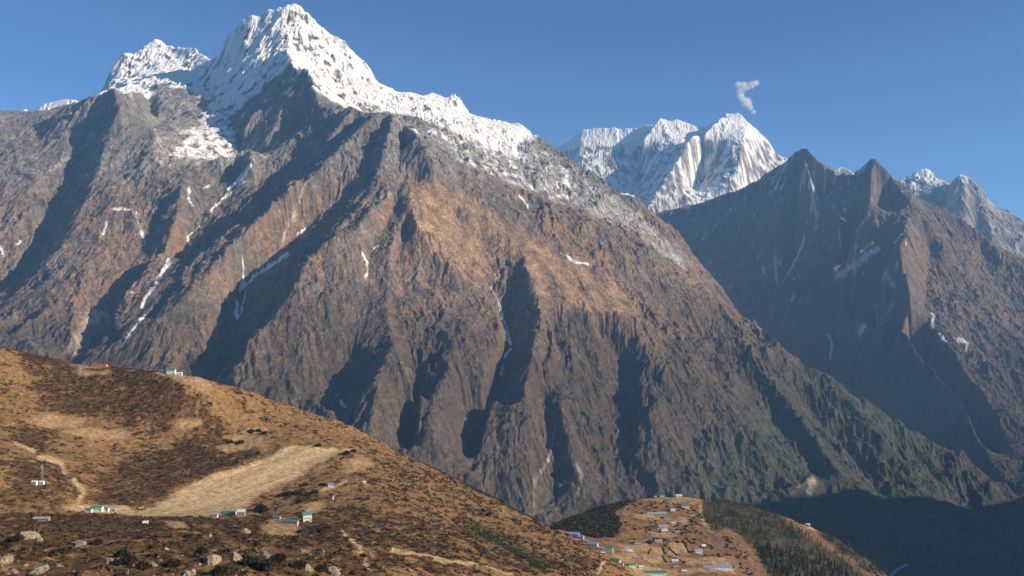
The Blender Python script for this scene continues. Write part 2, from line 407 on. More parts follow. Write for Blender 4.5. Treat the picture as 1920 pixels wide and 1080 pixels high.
def erode(t, n, batches, steps, seed, k=1.0):
    """rain that runs down the ground, cuts branching gullies and drops its load on gentler slopes"""
    rs = np.random.RandomState(seed)
    ny, nx = t.H.shape
    H = (t.H / t.st).astype(np.float32)
    for b in range(batches):
        x = rs.uniform(2, nx - 3, n).astype(np.float32); y = rs.uniform(2, ny - 3, n).astype(np.float32)
        vx = np.zeros(n, np.float32); vy = np.zeros(n, np.float32); sed = np.zeros(n, np.float32)
        D = np.zeros(nx * ny)
        for st_ in range(steps):
            i = x.astype(np.int32); j = y.astype(np.int32); fx = x - i; fy = y - j
            h00 = H[j, i]; h10 = H[j, i + 1]; h01 = H[j + 1, i]; h11 = H[j + 1, i + 1]
            gx = (h10 - h00) * (1 - fy) + (h11 - h01) * fy; gy = (h01 - h00) * (1 - fx) + (h11 - h10) * fx
            h = (h00 * (1 - fx) + h10 * fx) * (1 - fy) + (h01 * (1 - fx) + h11 * fx) * fy
            vx = vx * 0.35 - gx; vy = vy * 0.35 - gy
            l = np.hypot(vx, vy) + 1e-6
            xn = np.clip(x + vx / l, 2, nx - 4); yn = np.clip(y + vy / l, 2, ny - 4)
            i2 = xn.astype(np.int32); j2 = yn.astype(np.int32); gx2 = xn - i2; gy2 = yn - j2
            hn = (H[j2, i2] * (1 - gx2) + H[j2, i2 + 1] * gx2) * (1 - gy2) + (H[j2 + 1, i2] * (1 - gx2) + H[j2 + 1, i2 + 1] * gx2) * gy2
            dh = h - hn
            cap = np.maximum(dh, 0.01) * (1 - st_ / steps) * 1.6
            e = np.where(dh < 0, np.minimum(sed, -dh) * -1, np.where(sed > cap, (cap - sed) * 0.12, np.minimum((cap - sed) * 0.06, dh * 0.5)))
            sed = sed + e
            idx = j * nx + i
            for o, w in ((0, (1 - fx) * (1 - fy)), (1, fx * (1 - fy)), (nx, (1 - fx) * fy), (nx + 1, fx * fy)):
                D -= np.bincount(idx + o, e * w, nx * ny)
            x, y = xn, yn
        D = D.reshape(ny, nx).astype(np.float32)
        H += np.clip(D, -0.5, 0.35) * k
    d = H - t.H / t.st
    d = d * 0.75 + blur(d, 1) * 0.25
    t.H = (t.H + d * t.st).astype(np.float32)

def crag(x, y, oct, seed, gain):
    """sharp-crested noise: broken ribs and steps"""
    s, amp, tot, w = 0, 1.0, 0.0, 1.0
    for o in range(oct):
        n = 1 - np.abs(pn(x * 2 ** o, y * 2 ** o, seed + o)) * 1.7
        n = n * np.abs(n) * w
        w = np.clip(n * 1.4 + 0.35, 0.15, 1)
        s = s + amp * n; tot += amp; amp *= gain
    return s / tot

def detail(t, gull, flute, big, seed, er=1.0):
    X, Y = t.X, t.Y
    n = ridged(X / 620 + 0.3 * pn(X / 900, Y / 900, seed + 50), Y / 620, 4, seed) - 0.45
    t.H += (n * big * (0.25 + 0.75 * t.far)).astype(np.float32)
    rs = np.random.RandomState(seed)
    k = 8.0 / t.st
    gx, gy = t.grad(max(2, 9 * k))
    sl = np.hypot(gx, gy); steep = sstep(0.2, 0.75, sl); calm = sstep(2.2, 1.1, sl)
    patch = np.clip(0.55 + 1.3 * fbm(X / 330, Y / 330, 3, seed + 12), 0.08, 1.1)
    wx = X + 45 * pn(X / 160, Y / 160, seed + 60); wy = Y + 45 * pn(X / 160, Y / 160, seed + 61)
    cr = crag(wx / 240, wy / 240, 5, seed + 20, 0.62) - 0.25
    t.H += (cr * 56.0 * (0.3 + 0.7 * steep) * (0.55 + 0.45 * t.far) * (0.4 + 0.6 * patch) * (0.55 + 0.45 * calm) * (1 + 0.5 * sstep(100, -500, t.H))).astype(np.float32)
    # broken cliff bands
    band = t.H / 70 + 1.2 * fbm(X / 420, Y / 420, 3, seed + 70)
    fr = band - np.floor(band)
    t.H += ((sstep(0.25, 0.75, fr) - fr) * 26.0 * np.clip(1.6 * fbm(X / 260, Y / 260, 3, seed + 72) , 0, 1) * steep * calm).astype(np.float32)
    t.H = t.H.astype(np.float32)
    erode(t, int(t.nx * t.ny * 0.055), 9, 60, seed, er)
    gx, gy = t.grad(max(1, 3 * k))
    c1 = pn(X / 85, Y / 85, seed + 1) + 0.6 * pn(X / 42, Y / 42, seed + 2)
    t.l1 = lic(c1.astype(np.float32), gx, gy, int(22 * k))
    t.H += (gull * (0.6 - np.minimum(np.abs(t.l1 + 0.3), 1.6)) * steep * calm * patch * (0.4 + 0.6 * t.far)).astype(np.float32)
    gx, gy = t.grad(max(1, 2 * k))
    c2 = blur(rs.randn(*X.shape).astype(np.float32), 1)
    t.l2 = lic(c2, gx, gy, int(7 * k))
    t.H += (flute * (0.6 - np.minimum(np.abs(t.l2), 1.6)) * 1.3 * (0.4 + 0.6 * steep) * calm).astype(np.float32)
    rough = crag(wx / 58, wy / 58, 3, seed + 9, 0.65) - 0.25
    t.H += (rough * 18.0 * (0.25 + 0.75 * steep) * (0.35 + 0.65 * patch) * (0.4 + 0.6 * calm)).astype(np.float32)
    t.H += (rs.randn(*X.shape) * 0.6 * t.st / 8).astype(np.float32)
    t.gx, t.gy = t.grad(1)
    t.slope = np.hypot(t.gx, t.gy)
def finish(t, name, col, mat, label):
    a = np.clip((col.min(-1, keepdims=True) - 0.45) / 0.3, 0, 0.8)
    o = grid_object(name, t.X, t.Y, t.H, np.concatenate([col.astype(np.float32), a], -1), mat)
    tag(o, label)
    return o

detail(T1, 7.0, 1.8, 70.0, 3, 0.75)
u, v = T1.uv()
sm = blur(inpoly(u, v, [(775, 340), (850, 352), (960, 420), (1060, 470), (1190, 560), (1180, 588), (1130, 583), (1000, 562), (985, 490), (930, 450), (900, 500), (850, 480), (790, 420)]).astype(np.float32), 5)
T1.H = T1.H * (1 - 0.7 * sm) + blur(T1.H, 4) * 0.7 * sm      # grass keeps its slopes smooth
def colour1(t):
    u, v = t.uv()
    X, Y, H = t.X, t.Y, t.H
    nb = fbm(X / 420, Y / 420, 5, 21)
    nf = fbm(X / 70, Y / 70, 4, 31)
    wu = u + 14 * fbm(X / 130, Y / 130, 4, 41); wv = v + 14 * fbm(X / 130, Y / 130, 4, 43)
    st = t.l2 * 0.25; s1 = t.l1 * 0.25
    col = np.empty(H.shape + (3,), np.float32); col[:] = ROCK
    # brown grass belt, scrub below it, then forest
    b = sstep(900, 520, H + 260 * nb + 120 * st) * sstep(-700, -150, H + 200 * nb)
    b = np.clip(b * (0.55 + 0.9 * nb + 0.7 * nf + 0.5 * st), 0, 1)
    col = mix(col, BROWN, b)
    sc_ = sstep(150, -420, H + 260 * nb + 130 * s1)
    col = mix(col, SCRUB, sc_ * np.clip(0.85 + 0.5 * nf, 0, 1))
    fo = inpoly(wu, wv, [(1260, 960), (1330, 830), (1400, 760), (1460, 690), (1560, 715), (1700, 800), (1960, 960), (1960, 1100), (1200, 1100)])
    fo = blur(fo.astype(np.float32), 14)
    col = mix(col, FOREST, fo * np.clip(0.85 + 0.7 * nf + 0.7 * nb, 0, 1))
    br = blur(inpoly(wu, wv, [(770, 335), (850, 350), (960, 420), (1060, 470), (1200, 560), (1180, 590), (1120, 585), (1000, 565), (985, 490), (920, 450), (940, 520), (905, 545), (820, 480), (775, 420)]).astype(np.float32), 3)
    col = mix(col, TAN, br * np.clip(0.7 + 0.5 * st + 0.6 * nf, 0, 1))
    # pale scree behind the brown shoulder
    scr = blur(inpoly(wu, wv, [(730, 215), (820, 240), (1000, 260), (1130, 350), (1290, 480), (1290, 510), (1180, 430), (1040, 375), (960, 345), (860, 295), (770, 240)]).astype(np.float32), 3)
    col = mix(col, LROCK, scr * np.clip(0.6 + 0.6 * st + 0.5 * nf, 0, 1))
    pale = np.zeros(H.shape, np.float32)
    for ln, w in (([(178, 252), (140, 285), (110, 310), (80, 325)], 5), ([(292, 250), (296, 270), (292, 295), (308, 300)], 9), ([(456, 282), (466, 298), (468, 312), (455, 330)], 7),
                  ([(575, 350), (555, 385), (545, 430), (530, 455)], 5), ([(725, 360), (690, 385)], 4), ([(1195, 400), (1230, 440), (1260, 470)], 9), ([(1000, 1000), (1005, 900), (1030, 860), (1040, 800)], 3), ([(140, 650), (170, 610), (190, 590)], 22), ([(1085, 870), (1090, 905), (1080, 930)], 4), ([(752, 685), (765, 700)], 8), ([(1500, 915), (1530, 905), (1520, 925)], 10)):
        pale = np.maximum(pale, near(wu, wv, ln, w))
    col = mix(col, LROCK * C(1.05, 0.95, 0.8), np.clip(pale * 1.1 * (0.6 + 1.0 * nf), 0, 0.85))
    mo = blur(inpoly(wu, wv, [(292, 250), (330, 240), (372, 222), (440, 280), (468, 288), (455, 305), (380, 310), (305, 304)]).astype(np.float32), 3)
    col = mix(col, LROCK * C(1, .94, .87), mo * np.clip(0.7 + 0.8 * nf, 0, 1))
    # snow
    S = sstep(1500, 1900, H + 200 * nb + 110 * st + 90 * nf)
    S = np.maximum(S, blur(inpoly(wu, wv, [(187, 178), (205, 120), (300, 60), (400, 90), (430, 50), (545, -5), (640, 60), (720, 150), (860, 165), (1000, 235), (1010, 262), (960, 262), (1000, 300), (940, 290), (860, 250), (790, 220), (735, 212), (640, 200), (590, 165), (585, 135), (545, 122), (470, 190), (430, 215), (395, 190), (340, 150), (300, 150), (280, 180), (260, 172), (215, 168)]).astype(np.float32), int(7 / QUAL)) * 1.15)
    bt = blur(inpoly(wu, wv, [(278, 176), (304, 150), (350, 168), (392, 205), (395, 240), (330, 252), (290, 247), (282, 205)]).astype(np.float32), 2)
    S = S * (1 - 0.85 * bt)
    col = mix(col, LROCK * 0.75, bt * np.clip(0.3 + 0.7 * st + 0.6 * nf, 0, 1))
    gl = blur(inpoly(wu, wv, [(385, 205), (396, 165), (408, 140), (420, 150), (428, 185), (445, 195), (432, 215), (447, 290), (400, 300), (330, 300), (320, 285), (350, 265), (330, 245), (370, 235)]).astype(np.float32), 2)
    rockface = np.clip(0.52 + 0.35 * st + 1.1 * nf + 1.0 * sstep(1.25, 0.75, t.slope), 0, 1)
    rockface += 0.16 * inpoly(wu, wv, [(405, 110), (430, 50), (540, 0), (520, 100), (445, 190), (410, 190)])
    S = np.clip(S * rockface, 0, 1)
    S = np.maximum(S, gl * np.clip(0.55 + 0.9 * nf + 0.4 * st, 0, 1))
    S = np.maximum(S, scr * (u < 1080) * np.clip(0.12 + 1.2 * nf + 0.6 * nb, 0, 0.8))
    dust = inpoly(wu, wv, [(430, 200), (545, 122), (590, 165), (600, 195), (560, 260), (490, 310), (445, 300)])
    S = np.maximum(S, dust * np.clip(-0.2 + 1.2 * nf - 0.7 * s1, 0, 0.75))
    lines = [([(470, 310), (455, 330), (440, 345), (430, 355)], 5), ([(432, 362), (425, 368), (405, 385), (395, 395)], 4), ([(355, 350), (353, 372), (360, 385)], 5), ([(395, 348), (380, 353)], 3),
             ([(218, 392), (228, 390), (242, 393)], 6), ([(256, 398), (262, 425), (272, 455)], 4), ([(198, 415), (198, 428), (192, 440)], 3), ([(374, 425), (352, 445), (355, 460)], 3),
             ([(540, 474), (520, 490), (495, 505), (475, 522), (455, 537), (447, 547)], 6), ([(455, 490), (457, 510), (452, 540)], 3), ([(443, 565), (443, 585), (446, 597)], 5), ([(440, 610), (450, 590), (462, 545)], 2),
             ([(680, 475), (690, 492), (686, 520)], 3), ([(715, 450), (700, 470)], 3), ([(920, 540), (930, 555), (938, 580), (950, 615), (957, 645)], 3), ([(957, 652), (945, 672), (941, 700)], 3.5),
             ([(975, 366), (990, 386)], 5), ([(318, 488), (300, 520), (275, 555), (265, 575)], 6), ([(270, 590), (240, 630), (228, 650)], 3), ([(1048, 470), (1080, 492), (1105, 497)], 4), ([(250, 535), (247, 550)], 3),
             ([(0, 465), (8, 480)], 4), ([(30, 457), (40, 452)], 3), ([(430, 355), (470, 335)], 2.5), ([(450, 395), (470, 372)], 2.5), ([(555, 440), (572, 430)], 3), ([(630, 740), (645, 765)], 2.5), ([(1165, 362), (1192, 366)], 5)]
    lines = [(a_, b_ * 0.85) for a_, b_ in lines]
    Ls = np.zeros(H.shape, np.float32)
    wu2 = u + 4 * fbm(X / 60, Y / 60, 3, 61); wv2 = v + 4 * fbm(X / 60, Y / 60, 3, 63)
    for ln, w in lines:
        Ls = np.maximum(Ls, near(wu2, wv2, ln, w))
    S = np.maximum(S, (Ls > 0.03) * sstep(0.3, 0.5, Ls * 0.9 + 0.9 * nf + 0.35 * st))
    S = sstep(0.18, 0.68, S)
    col *= np.clip(1 + 0.50 * nf + 0.12 * st + 0.30 * nb + 0.14 * np.random.RandomState(5).randn(*H.shape), 0.35, 1.8)[..., None]
    col = mix(col, SNOW, S)
    return col
finish(T1, 'mountain', colour1(T1), MAT_FAR, 'great brown mountain wall with a dark pyramid and two snow summits')

# ------------------------------------------------------------------ the second mountain, right, dark twin points
L2 = [[(1507, 280, 8740), (1514, 315, 8540), (1524, 360, 8400), (1530, 420, 8350), (1500, 480, 8350)],
      [(1550, 330, 8590), (1556, 372, 8500)],
      [(1150, 470, 10700), (1232, 402, 10600), (1297, 385, 10500), (1345, 370, 10250), (1390, 357, 9900), (1420, 340, 9600), (1465, 307, 9200), (1485, 292, 8980), (1502, 276, 8780), (1512, 276, 8700), (1520, 287, 8680), (1540, 310, 8620), (1555, 324, 8580), (1570, 330, 8550), (1595, 329, 8480), (1615, 314, 8420),
       (1632, 297, 8360), (1638, 295, 8340), (1647, 302, 8320), (1665, 322, 8280), (1682, 340, 8250), (1702, 360, 8200), (1727, 372, 8150), (1760, 385, 8080), (1775, 390, 8040), (1790, 407, 7980), (1807, 420, 7920), (1830, 440, 7850), (1865, 465, 7750), (1895, 482, 7680), (1930, 490, 7600), (2050, 560, 7300), (2300, 700, 6900)],
      [(1640, 296, 8340), (1660, 322, 8275), (1682, 351, 8210), (1717, 390, 7960), (1697, 422, 7600), (1702, 437, 7480), (1686, 465, 7250), (1697, 510, 7080), (1706, 570, 6800), (1690, 615, 6560), (1730, 677, 6350), (1770, 714, 6180), (1812, 760, 5950), (1840, 842, 5550), (1862, 875, 5400), (1892, 915, 5200), (1920, 960, 5000)],
      [(1638, 300, 8340), (1630, 370, 8020), (1622, 410, 7900), (1600, 432, 7850)],
      [(1512, 284, 8680), (1495, 330, 8620), (1470, 365, 8660), (1440, 410, 8720), (1400, 460, 8800), (1350, 520, 8600)],
      [(1556, 395, 8560), (1542, 430, 8600), (1505, 470, 8700), (1450, 560, 8400), (1400, 640, 7900)],
      [(1600, 332, 8480), (1575, 405, 8200), (1577, 440, 8020), (1540, 470, 8080), (1505, 490, 8150), (1470, 560, 7950), (1480, 650, 7700)],
      [(1668, 395, 8260), (1650, 430, 8150), (1600, 480, 8050), (1570, 530, 7900), (1560, 620, 7700), (1620, 720, 7350), (1720, 820, 6700), (1800, 875, 6100), (1850, 905, 5650)],
      [(1660, 445, 7700), (1640, 455, 7600), (1575, 490, 7450), (1560, 500, 7400)],
      [(1686, 480, 7200), (1640, 515, 7230), (1615, 545, 7200), (1605, 600, 7050), (1598, 660, 7150)],
      [(1700, 525, 7150), (1680, 560, 7050), (1650, 610, 6950), (1640, 640, 6900)],
      [(1745, 470, 7700), (1738, 530, 7270), (1735, 580, 6990), (1748, 620, 6760), (1785, 662, 6460), (1815, 706, 6240), (1850, 748, 6040), (1890, 830, 5650), (1930, 900, 5280)],
      [(1775, 392, 8040), (1765, 450, 7700), (1775, 500, 7450), (1810, 560, 7150), (1850, 610, 6900), (1880, 660, 6650), (1900, 720, 6350), (1930, 800, 5950)],
      [(1840, 470, 7800), (1870, 540, 7450), (1920, 610, 7150), (1990, 680, 6800)],
      [(1000, 560, 7700), (1250, 580, 8500), (1350, 640, 8200), (1450, 740, 7500), (1600, 860, 6600), (1750, 940, 5700), (1900, 985, 4850), (2100, 1000, 4600)],
      ]
T2 = Terrain((0, 6500), (4400, 11400), 9.0, L2, None, {'near': -1200, 'far': -100})
detail(T2, 6.0, 2.0, 60.0, 13, 0.8)
def colour2(t):
    u, v = t.uv(); X, Y, H = t.X, t.Y, t.H
    nb = fbm(X / 420, Y / 420, 5, 71); nf = fbm(X / 70, Y / 70, 4, 73); st = t.l2 * 0.25
    wu = u + 8 * fbm(X / 130, Y / 130, 3, 75); wv = v + 8 * fbm(X / 130, Y / 130, 3, 77)
    col = np.empty(H.shape + (3,), np.float32); col[:] = ROCK * C(0.8, 0.75, 0.72)
    b = sstep(1000, 500, H + 260 * nb)
    col = mix(col, BROWN * C(0.8, 0.85, 0.9), b * np.clip(0.6 + 0.8 * nb + 0.5 * nf, 0, 1))
    col = mix(col, SCRUB, sstep(-100, -600, H + 250 * nb))
    S = sstep(900, 1350, H + 150 * nb + 220 * nf + 150 * st) * np.clip(0.1 + 0.9 * nf + 0.8 * st, 0, 0.7) * (u < 1640)
    for ln, w in (([(1645, 465), (1620, 485), (1590, 505), (1570, 520)], 9), ([(1672, 572), (1660, 590), (1645, 605)], 6), ([(1622, 610), (1612, 625)], 9), ([(1550, 632), (1562, 650), (1558, 670)], 4), ([(1748, 590), (1750, 612)], 4),
                  ([(1760, 628), (1772, 640)], 4), ([(1785, 632), (1795, 640)], 4), ([(1640, 570), (1655, 568)], 5), ([(1660, 510), (1675, 540)], 3), ([(1795, 632), (1815, 645), (1812, 655)], 4), ([(1490, 555), (1482, 565)], 4)):
        S = np.maximum(S, sstep(0.25, 0.6, near(wu, wv, ln, w) + 0.3 * nf))
    nq = fbm(X / 34, Y / 34, 3, 79)
    S = np.maximum(S, 0.75 * sstep(0.34, 0.6, 0.5 * nf + 0.8 * st + 0.5 * nq + 0.5 * nb) * (u < 1700) * sstep(-250, 300, H))
    col *= np.clip(1 + 0.50 * nf + 0.15 * st + 0.30 * nb + 0.14 * np.random.RandomState(6).randn(*H.shape), 0.35, 1.8)[..., None]
    return mix(col, SNOW * 0.85, 0.72 * sstep(0.15, 0.7, S))
finish(T2, 'mountain', colour2(T2), MAT_FAR, 'dark mountain with two pointed tops behind the valley')

# ------------------------------------------------------------------ far snow mountains
L3 = [[(900, 330, 14238), (1020, 292, 13899), (1060, 266, 13673), (1090, 245, 13447), (1110, 240, 13424), (1120, 239, 13390), (1150, 237, 13334), (1165, 241, 13311), (1200, 240, 13244), (1212, 233, 13221), (1225, 225, 13198), (1240, 219, 13164), (1255, 226, 13153), (1270, 222, 13142), (1285, 228, 13108), (1308, 237, 13063), (1320, 238, 13040), (1345, 226, 12995), (1357, 215, 12972), (1365, 210, 12938), (1372, 212, 12938), (1382, 209, 12916), (1395, 221, 12882), (1405, 230, 12859), (1415, 238, 12848), (1430, 253, 12825), (1445, 270, 12803), (1455, 287, 12769), (1468, 297, 12746), (1490, 292, 12712), (1540, 340, 12656), (1600, 400, 12430)],
      [(1365, 211, 12938), (1340, 232, 12712), (1315, 247, 12543), (1293, 260, 12373), (1279, 290, 12147), (1260, 320, 11921), (1240, 352, 11695), (1220, 385, 11469), (1200, 420, 11243)],
      [(1400, 228, 12859), (1396, 255, 12486), (1390, 285, 12204), (1385, 320, 11921), (1350, 360, 11695), (1320, 385, 11526)],
      [(1360, 240, 12882), (1335, 275, 12825), (1318, 310, 12656), (1314, 345, 12373), (1297, 378, 11978)],
      [(1285, 230, 13164), (1250, 262, 13221), (1215, 275, 13164), (1202, 305, 12995), (1188, 340, 12712), (1178, 366, 12430), (1160, 420, 11752)],
      [(1240, 219, 13164), (1222, 240, 12995), (1205, 262, 12825)],
      [(1090, 245, 13447), (1087, 290, 13051), (1096, 322, 12769), (1120, 360, 12430)],
      [(1060, 300, 13560), (1060, 340, 13221)],
      [(1440, 300, 12599), (1430, 340, 12317), (1400, 380, 11978)],
      [(700, 560, 11526), (1100, 500, 10961), (1300, 430, 11187), (1500, 420, 11074), (1700, 500, 10735)]]
T3 = Terrain((-200, 5700), (10500, 15400), 12.0, L3, None, {'near': -200, 'far': 300})
detail(T3, 5.0, 2.5, 30.0, 23, 0.7)
def colour3(t, lo=700, hi=1350, k=0.40):
    u, v = t.uv(); X, Y, H = t.X, t.Y, t.H
    nb = fbm(X / 420, Y / 420, 4, 81); nf = fbm(X / 90, Y / 90, 4, 83); st = t.l2 * 0.3; s1 = t.l1 * 0.3
    col = np.empty(H.shape + (3,), np.float32); col[:] = ROCK * 1.1
    col = mix(col, LROCK, np.clip(0.4 + st + nf, 0, 1))
    S = sstep(lo, hi, H + 150 * nb + 150 * nf) * np.clip(k + 0.6 * st + 0.3 * s1 + 0.9 * nf + 0.5 * sstep(1.3, 0.7, t.slope), 0, 1)
    S = np.maximum(S, sstep(2150, 2350, H + 80 * nf))
    return mix(col, SNOW, sstep(0.2, 0.75, S))
finish(T3, 'snow_mountain', colour3(T3), MAT_FAR, 'far snow mountain with fluted ice walls')

L4 = [[(1797, 330, 11480), (1780, 380, 11200), (1770, 440, 10850)], [(1820, 336, 11430), (1832, 400, 11000), (1835, 460, 10650)],
      [(1480, 380, 12600), (1545, 330, 12550), (1555, 321, 12500), (1570, 314, 12500), (1580, 312, 12500), (1590, 316, 12500), (1602, 324, 12500), (1640, 360, 12500), (1685, 337, 12500), (1697, 331, 12500), (1715, 322, 12500), (1732, 315, 12500), (1740, 313, 12500), (1750, 322, 12480), (1757, 340, 12450), (1767, 339, 12300), (1775, 346, 12000), (1785, 337, 11700), (1797, 327, 11500), (1802, 327, 11500), (1820, 334, 11450), (1832, 342, 11400), (1850, 367, 11350), (1865, 387, 11300), (1890, 406, 11250), (1905, 412, 11200), (1925, 414, 11200), (1990, 440, 11000), (2200, 480, 10800)],
      [(1738, 314, 12500), (1735, 345, 12200), (1720, 370, 12000), (1700, 400, 11700)],
      [(1800, 327, 11500), (1812, 370, 11150), (1805, 420, 10800), (1800, 460, 10500)],
      [(1835, 345, 11400), (1845, 400, 10950), (1860, 450, 10600), (1900, 500, 10300)],
      [(1780, 350, 11900), (1770, 400, 11400), (1765, 450, 10900)],
      [(1400, 520, 11000), (1700, 560, 10000), (1900, 620, 9500), (2200, 600, 9300)]]
T4 = Terrain((3300, 9500), (9000, 14000), 14.0, L4, None, {'near': -400, 'far': 300})
detail(T4, 7.0, 4.0, 40.0, 33)
c4 = colour3(T4, 1250, 1750, 0.45)
finish(T4, 'snow_mountain', c4, MAT_FAR, 'far grey peaks with snow tops beyond the dark twin points')
L5 = [[(-300, 260, 11800), (-40, 250, 11600), (20, 232, 11500), (30, 216, 11500), (48, 197, 11500), (57, 212, 11500), (66, 210, 11450), (77, 198, 11400), (95, 189, 11400), (108, 187, 11400), (120, 184, 11400), (140, 186, 11350), (200, 200, 11300), (300, 260, 11300)],
      [(-300, 500, 9500), (0, 450, 9700), (200, 420, 9900)]]
T5 = Terrain((-9500, -3800), (9300, 13200), 16.0, L5, None, {'near': 300, 'far': 300})
detail(T5, 10.0, 5.0, 30.0, 43)
finish(T5, 'snow_mountain', colour3(T5, 900, 1500, 0.7), MAT_FAR, 'small white snow peaks behind the left ridge')

# ------------------------------------------------------------------ mountain west of the valley, mostly outside the frame
L6 = [[W(1250, 900, -1150), W(1350, 1800, -1150), W(1480, 2500, -1140), W(1560, 3200, -1130), (1690, 1068, 3540), (1760, 1036, 3750), (1850, 990, 4080), (1990, 1020, 4500)],
      [(1830, 1000, 3450), (1880, 962, 3500), (1920, 938, 3520), (1990, 890, 3540), W(3000, 3550, -480), W(3700, 3550, -190)],
      [W(5000, 4300, -500), W(4000, 4250, -560), W(3700, 4100, -680), W(3700, 3900, -540), W(3700, 3680, -390), W(3700, 3550, -190), W(3700, 3400, -50), W(3700, 3270, 20), W(3700, 3000, 150), W(3900, 2600, 560), W(4000, 1800, 520), W(4000, 900, 350)]]
T6 = Terrain((1100, 5200), (800, 4700), 14.0, L6, None, {'right': -700, 'far': -1130})
detail(T6, 8.0, 2.0, 50.0, 53)
def colour6(t):
    X, Y = t.X, t.Y
    nf = fbm(X / 60, Y / 60, 4, 93)
    col = np.empty(X.shape + (3,), np.float32); col[:] = FOREST
    col = mix(col, SCRUB, np.clip(0.3 + nf, 0, 1))
    return col * np.clip(1 + 0.4 * nf, 0.5, 1.5)[..., None]
finish(T6, 'mountain', colour6(T6), MAT_FAR, 'dark wooded mountainside in shade at the right edge')

# river at the bottom of the valley
def ribbon(name, pts, w, mat, n=60):
    me = bpy.data.meshes.new(name); bm = bmesh.new()
    P = np.array(pts, float)
    tt = np.linspace(0, len(P) - 1, n)
    rows = []
    for k, t in enumerate(tt):
        i = min(int(t), len(P) - 2); f = t - i
        p = P[i] * (1 - f) + P[i + 1] * f
        d = P[i + 1] - P[i]; d = d / np.linalg.norm(d[:2])
        ww = w * (0.75 + 0.5 * math.sin(k * 1.7) * math.sin(k * 0.61))
        rows.append([bm.verts.new((p[0] - d[1] * ww, p[1] + d[0] * ww, p[2])), bm.verts.new((p[0] + d[1] * ww, p[1] - d[0] * ww, p[2]))])
    for a, b in zip(rows[:-1], rows[1:]):
        bm.faces.new((a[0], a[1], b[1], b[0]))
    bm.to_mesh(me); bm.free(); me.materials.append(mat)
    return tag(link(name, me), kind='structure')

# ------------------------------------------------------------------ foreground hill with the dirt airstrip
LF = [[(-300, 520, 1020), (-120, 585, 1060), (0, 642, 1100), (60, 662, 1120), (120, 676, 1130), (160, 681, 1130), (200, 679, 1120), (240, 682, 1100), (280, 680, 1090), (300, 687, 1085), (330, 692, 1080), (365, 702, 1080), (400, 711, 1090), (440, 714, 1120), (470, 723, 1140), (500, 739, 1160), (545, 758, 1180), (580, 769, 1190), (625, 783, 1200), (660, 790, 1200), (685, 806, 1180), (720, 826, 1160), (760, 846, 1140), (800, 866, 1120), (850, 891, 1100), (900, 916, 1080), (960, 951, 1060), (1000, 973, 1050), (1040, 992, 1040), (1100, 1020, 1000), (1150, 1052, 930), (1170, 1085, 860), (1180, 1150, 760), (1200, 1300, 600)],
      [W(-1300, 1250, -80), W(-700, 1330, -170), W(-400, 1350, -260), W(-100, 1420, -360), W(100, 1300, -420), W(250, 1150, -430), W(300, 900, -420), W(330, 600, -400)],
      [W(-1300, 1600, -350), W(-400, 1650, -520), W(100, 1650, -640), W(400, 1300, -640), W(520, 1000, -640), W(600, 500, -640), W(600, 60, -600)],
      [(250, 962, 800), (330, 966, 795), (420, 969, 785), (460, 946, 850), (540, 901, 930), (600, 866, 985), (640, 848, 1015)],
      [(250, 962, 800), (360, 906, 890), (480, 870, 960), (545, 844, 1015), (600, 840, 1020), (640, 848, 1015)],
      [(100, 900, 790), (0, 880, 770), (-100, 850, 760)], [(0, 760, 950), (100, 800, 985), (240, 812, 1005), (350, 800, 1040), (450, 812, 1060), (500, 800, 1090)],
      [(-200, 740, 900), (60, 720, 1050), (200, 735, 1070), (330, 750, 1060)], [(200, 870, 930), (320, 850, 980), (420, 850, 1000)],
      [(180, 950, 810), (230, 955, 805)], [(150, 968, 760), (60, 970, 720), (-60, 975, 700)],
      [(480, 968, 790), (560, 972, 790), (580, 985, 750), (520, 1008, 690), (500, 985, 740)],
      [(640, 900, 920), (700, 880, 1000), (760, 900, 990)], [(700, 980, 780), (800, 935, 940), (850, 960, 900)], [(900, 1000, 900), (1000, 1050, 850), (1080, 1100, 760)],
      [(-200, 1080, 330), (0, 1082, 335), (300, 1082, 335), (600, 1082, 380), (800, 1084, 480), (1000, 1084, 690)],
      [(-100, 1020, 490), (0, 1022, 485), (300, 1024, 480), (450, 1022, 500), (600, 1022, 560), (800, 1024, 700), (950, 1045, 780)],
      [(0, 985, 640), (150, 990, 640), (350, 988, 670), (550, 1010, 640)],
      [W(-400, 150, -66), W(0, 150, -72), W(150, 150, -110)], [W(-300, 20, -5), W(0, 20, -9), W(60, 20, -30), W(300, 20, -260)]]
TF = Terrain((-1100, 460), (16, 1480), 2.0, LF, None)
TF.H = blur(TF.H, int(9 / QUAL))
X, Y = TF.X, TF.Y
u, v = TF.uv()
RUNWAY = [(262, 966), (300, 945), (350, 916), (400, 893), (440, 884), (480, 868), (520, 850), (545, 836), (590, 838), (640, 842), (628, 856), (600, 868), (570, 884), (545, 905), (510, 920), (478, 930), (462, 948), (420, 972), (340, 972), (120, 962), (118, 950), (240, 952)]
rw = blur(inpoly(u, v, RUNWAY).astype(np.float32), 3)
for r_ in (1,):
    Hs = blur(TF.H, 14)
    TF.H = TF.H * (1 - rw) + Hs * rw
bump_ = (1 - rw)
nearw = sstep(800, 450, Y)
TF.H += ((fbm(X / 90, Y / 90, 3, 101) * 5.0 + ridged(X / 26, Y / 26, 3, 105) * 2.0 + fbm(X / 7, Y / 7, 2, 109) * 0.6) * bump_ * (0.35 + 0.65 * sstep(60, 200, Y))).astype(np.float32)
TF.H += (ridged(X / 38, Y / 38, 4, 115) * 5.0 * nearw * sstep(60, 250, Y)).astype(np.float32)
TF.slope = np.hypot(*TF.grad(1))

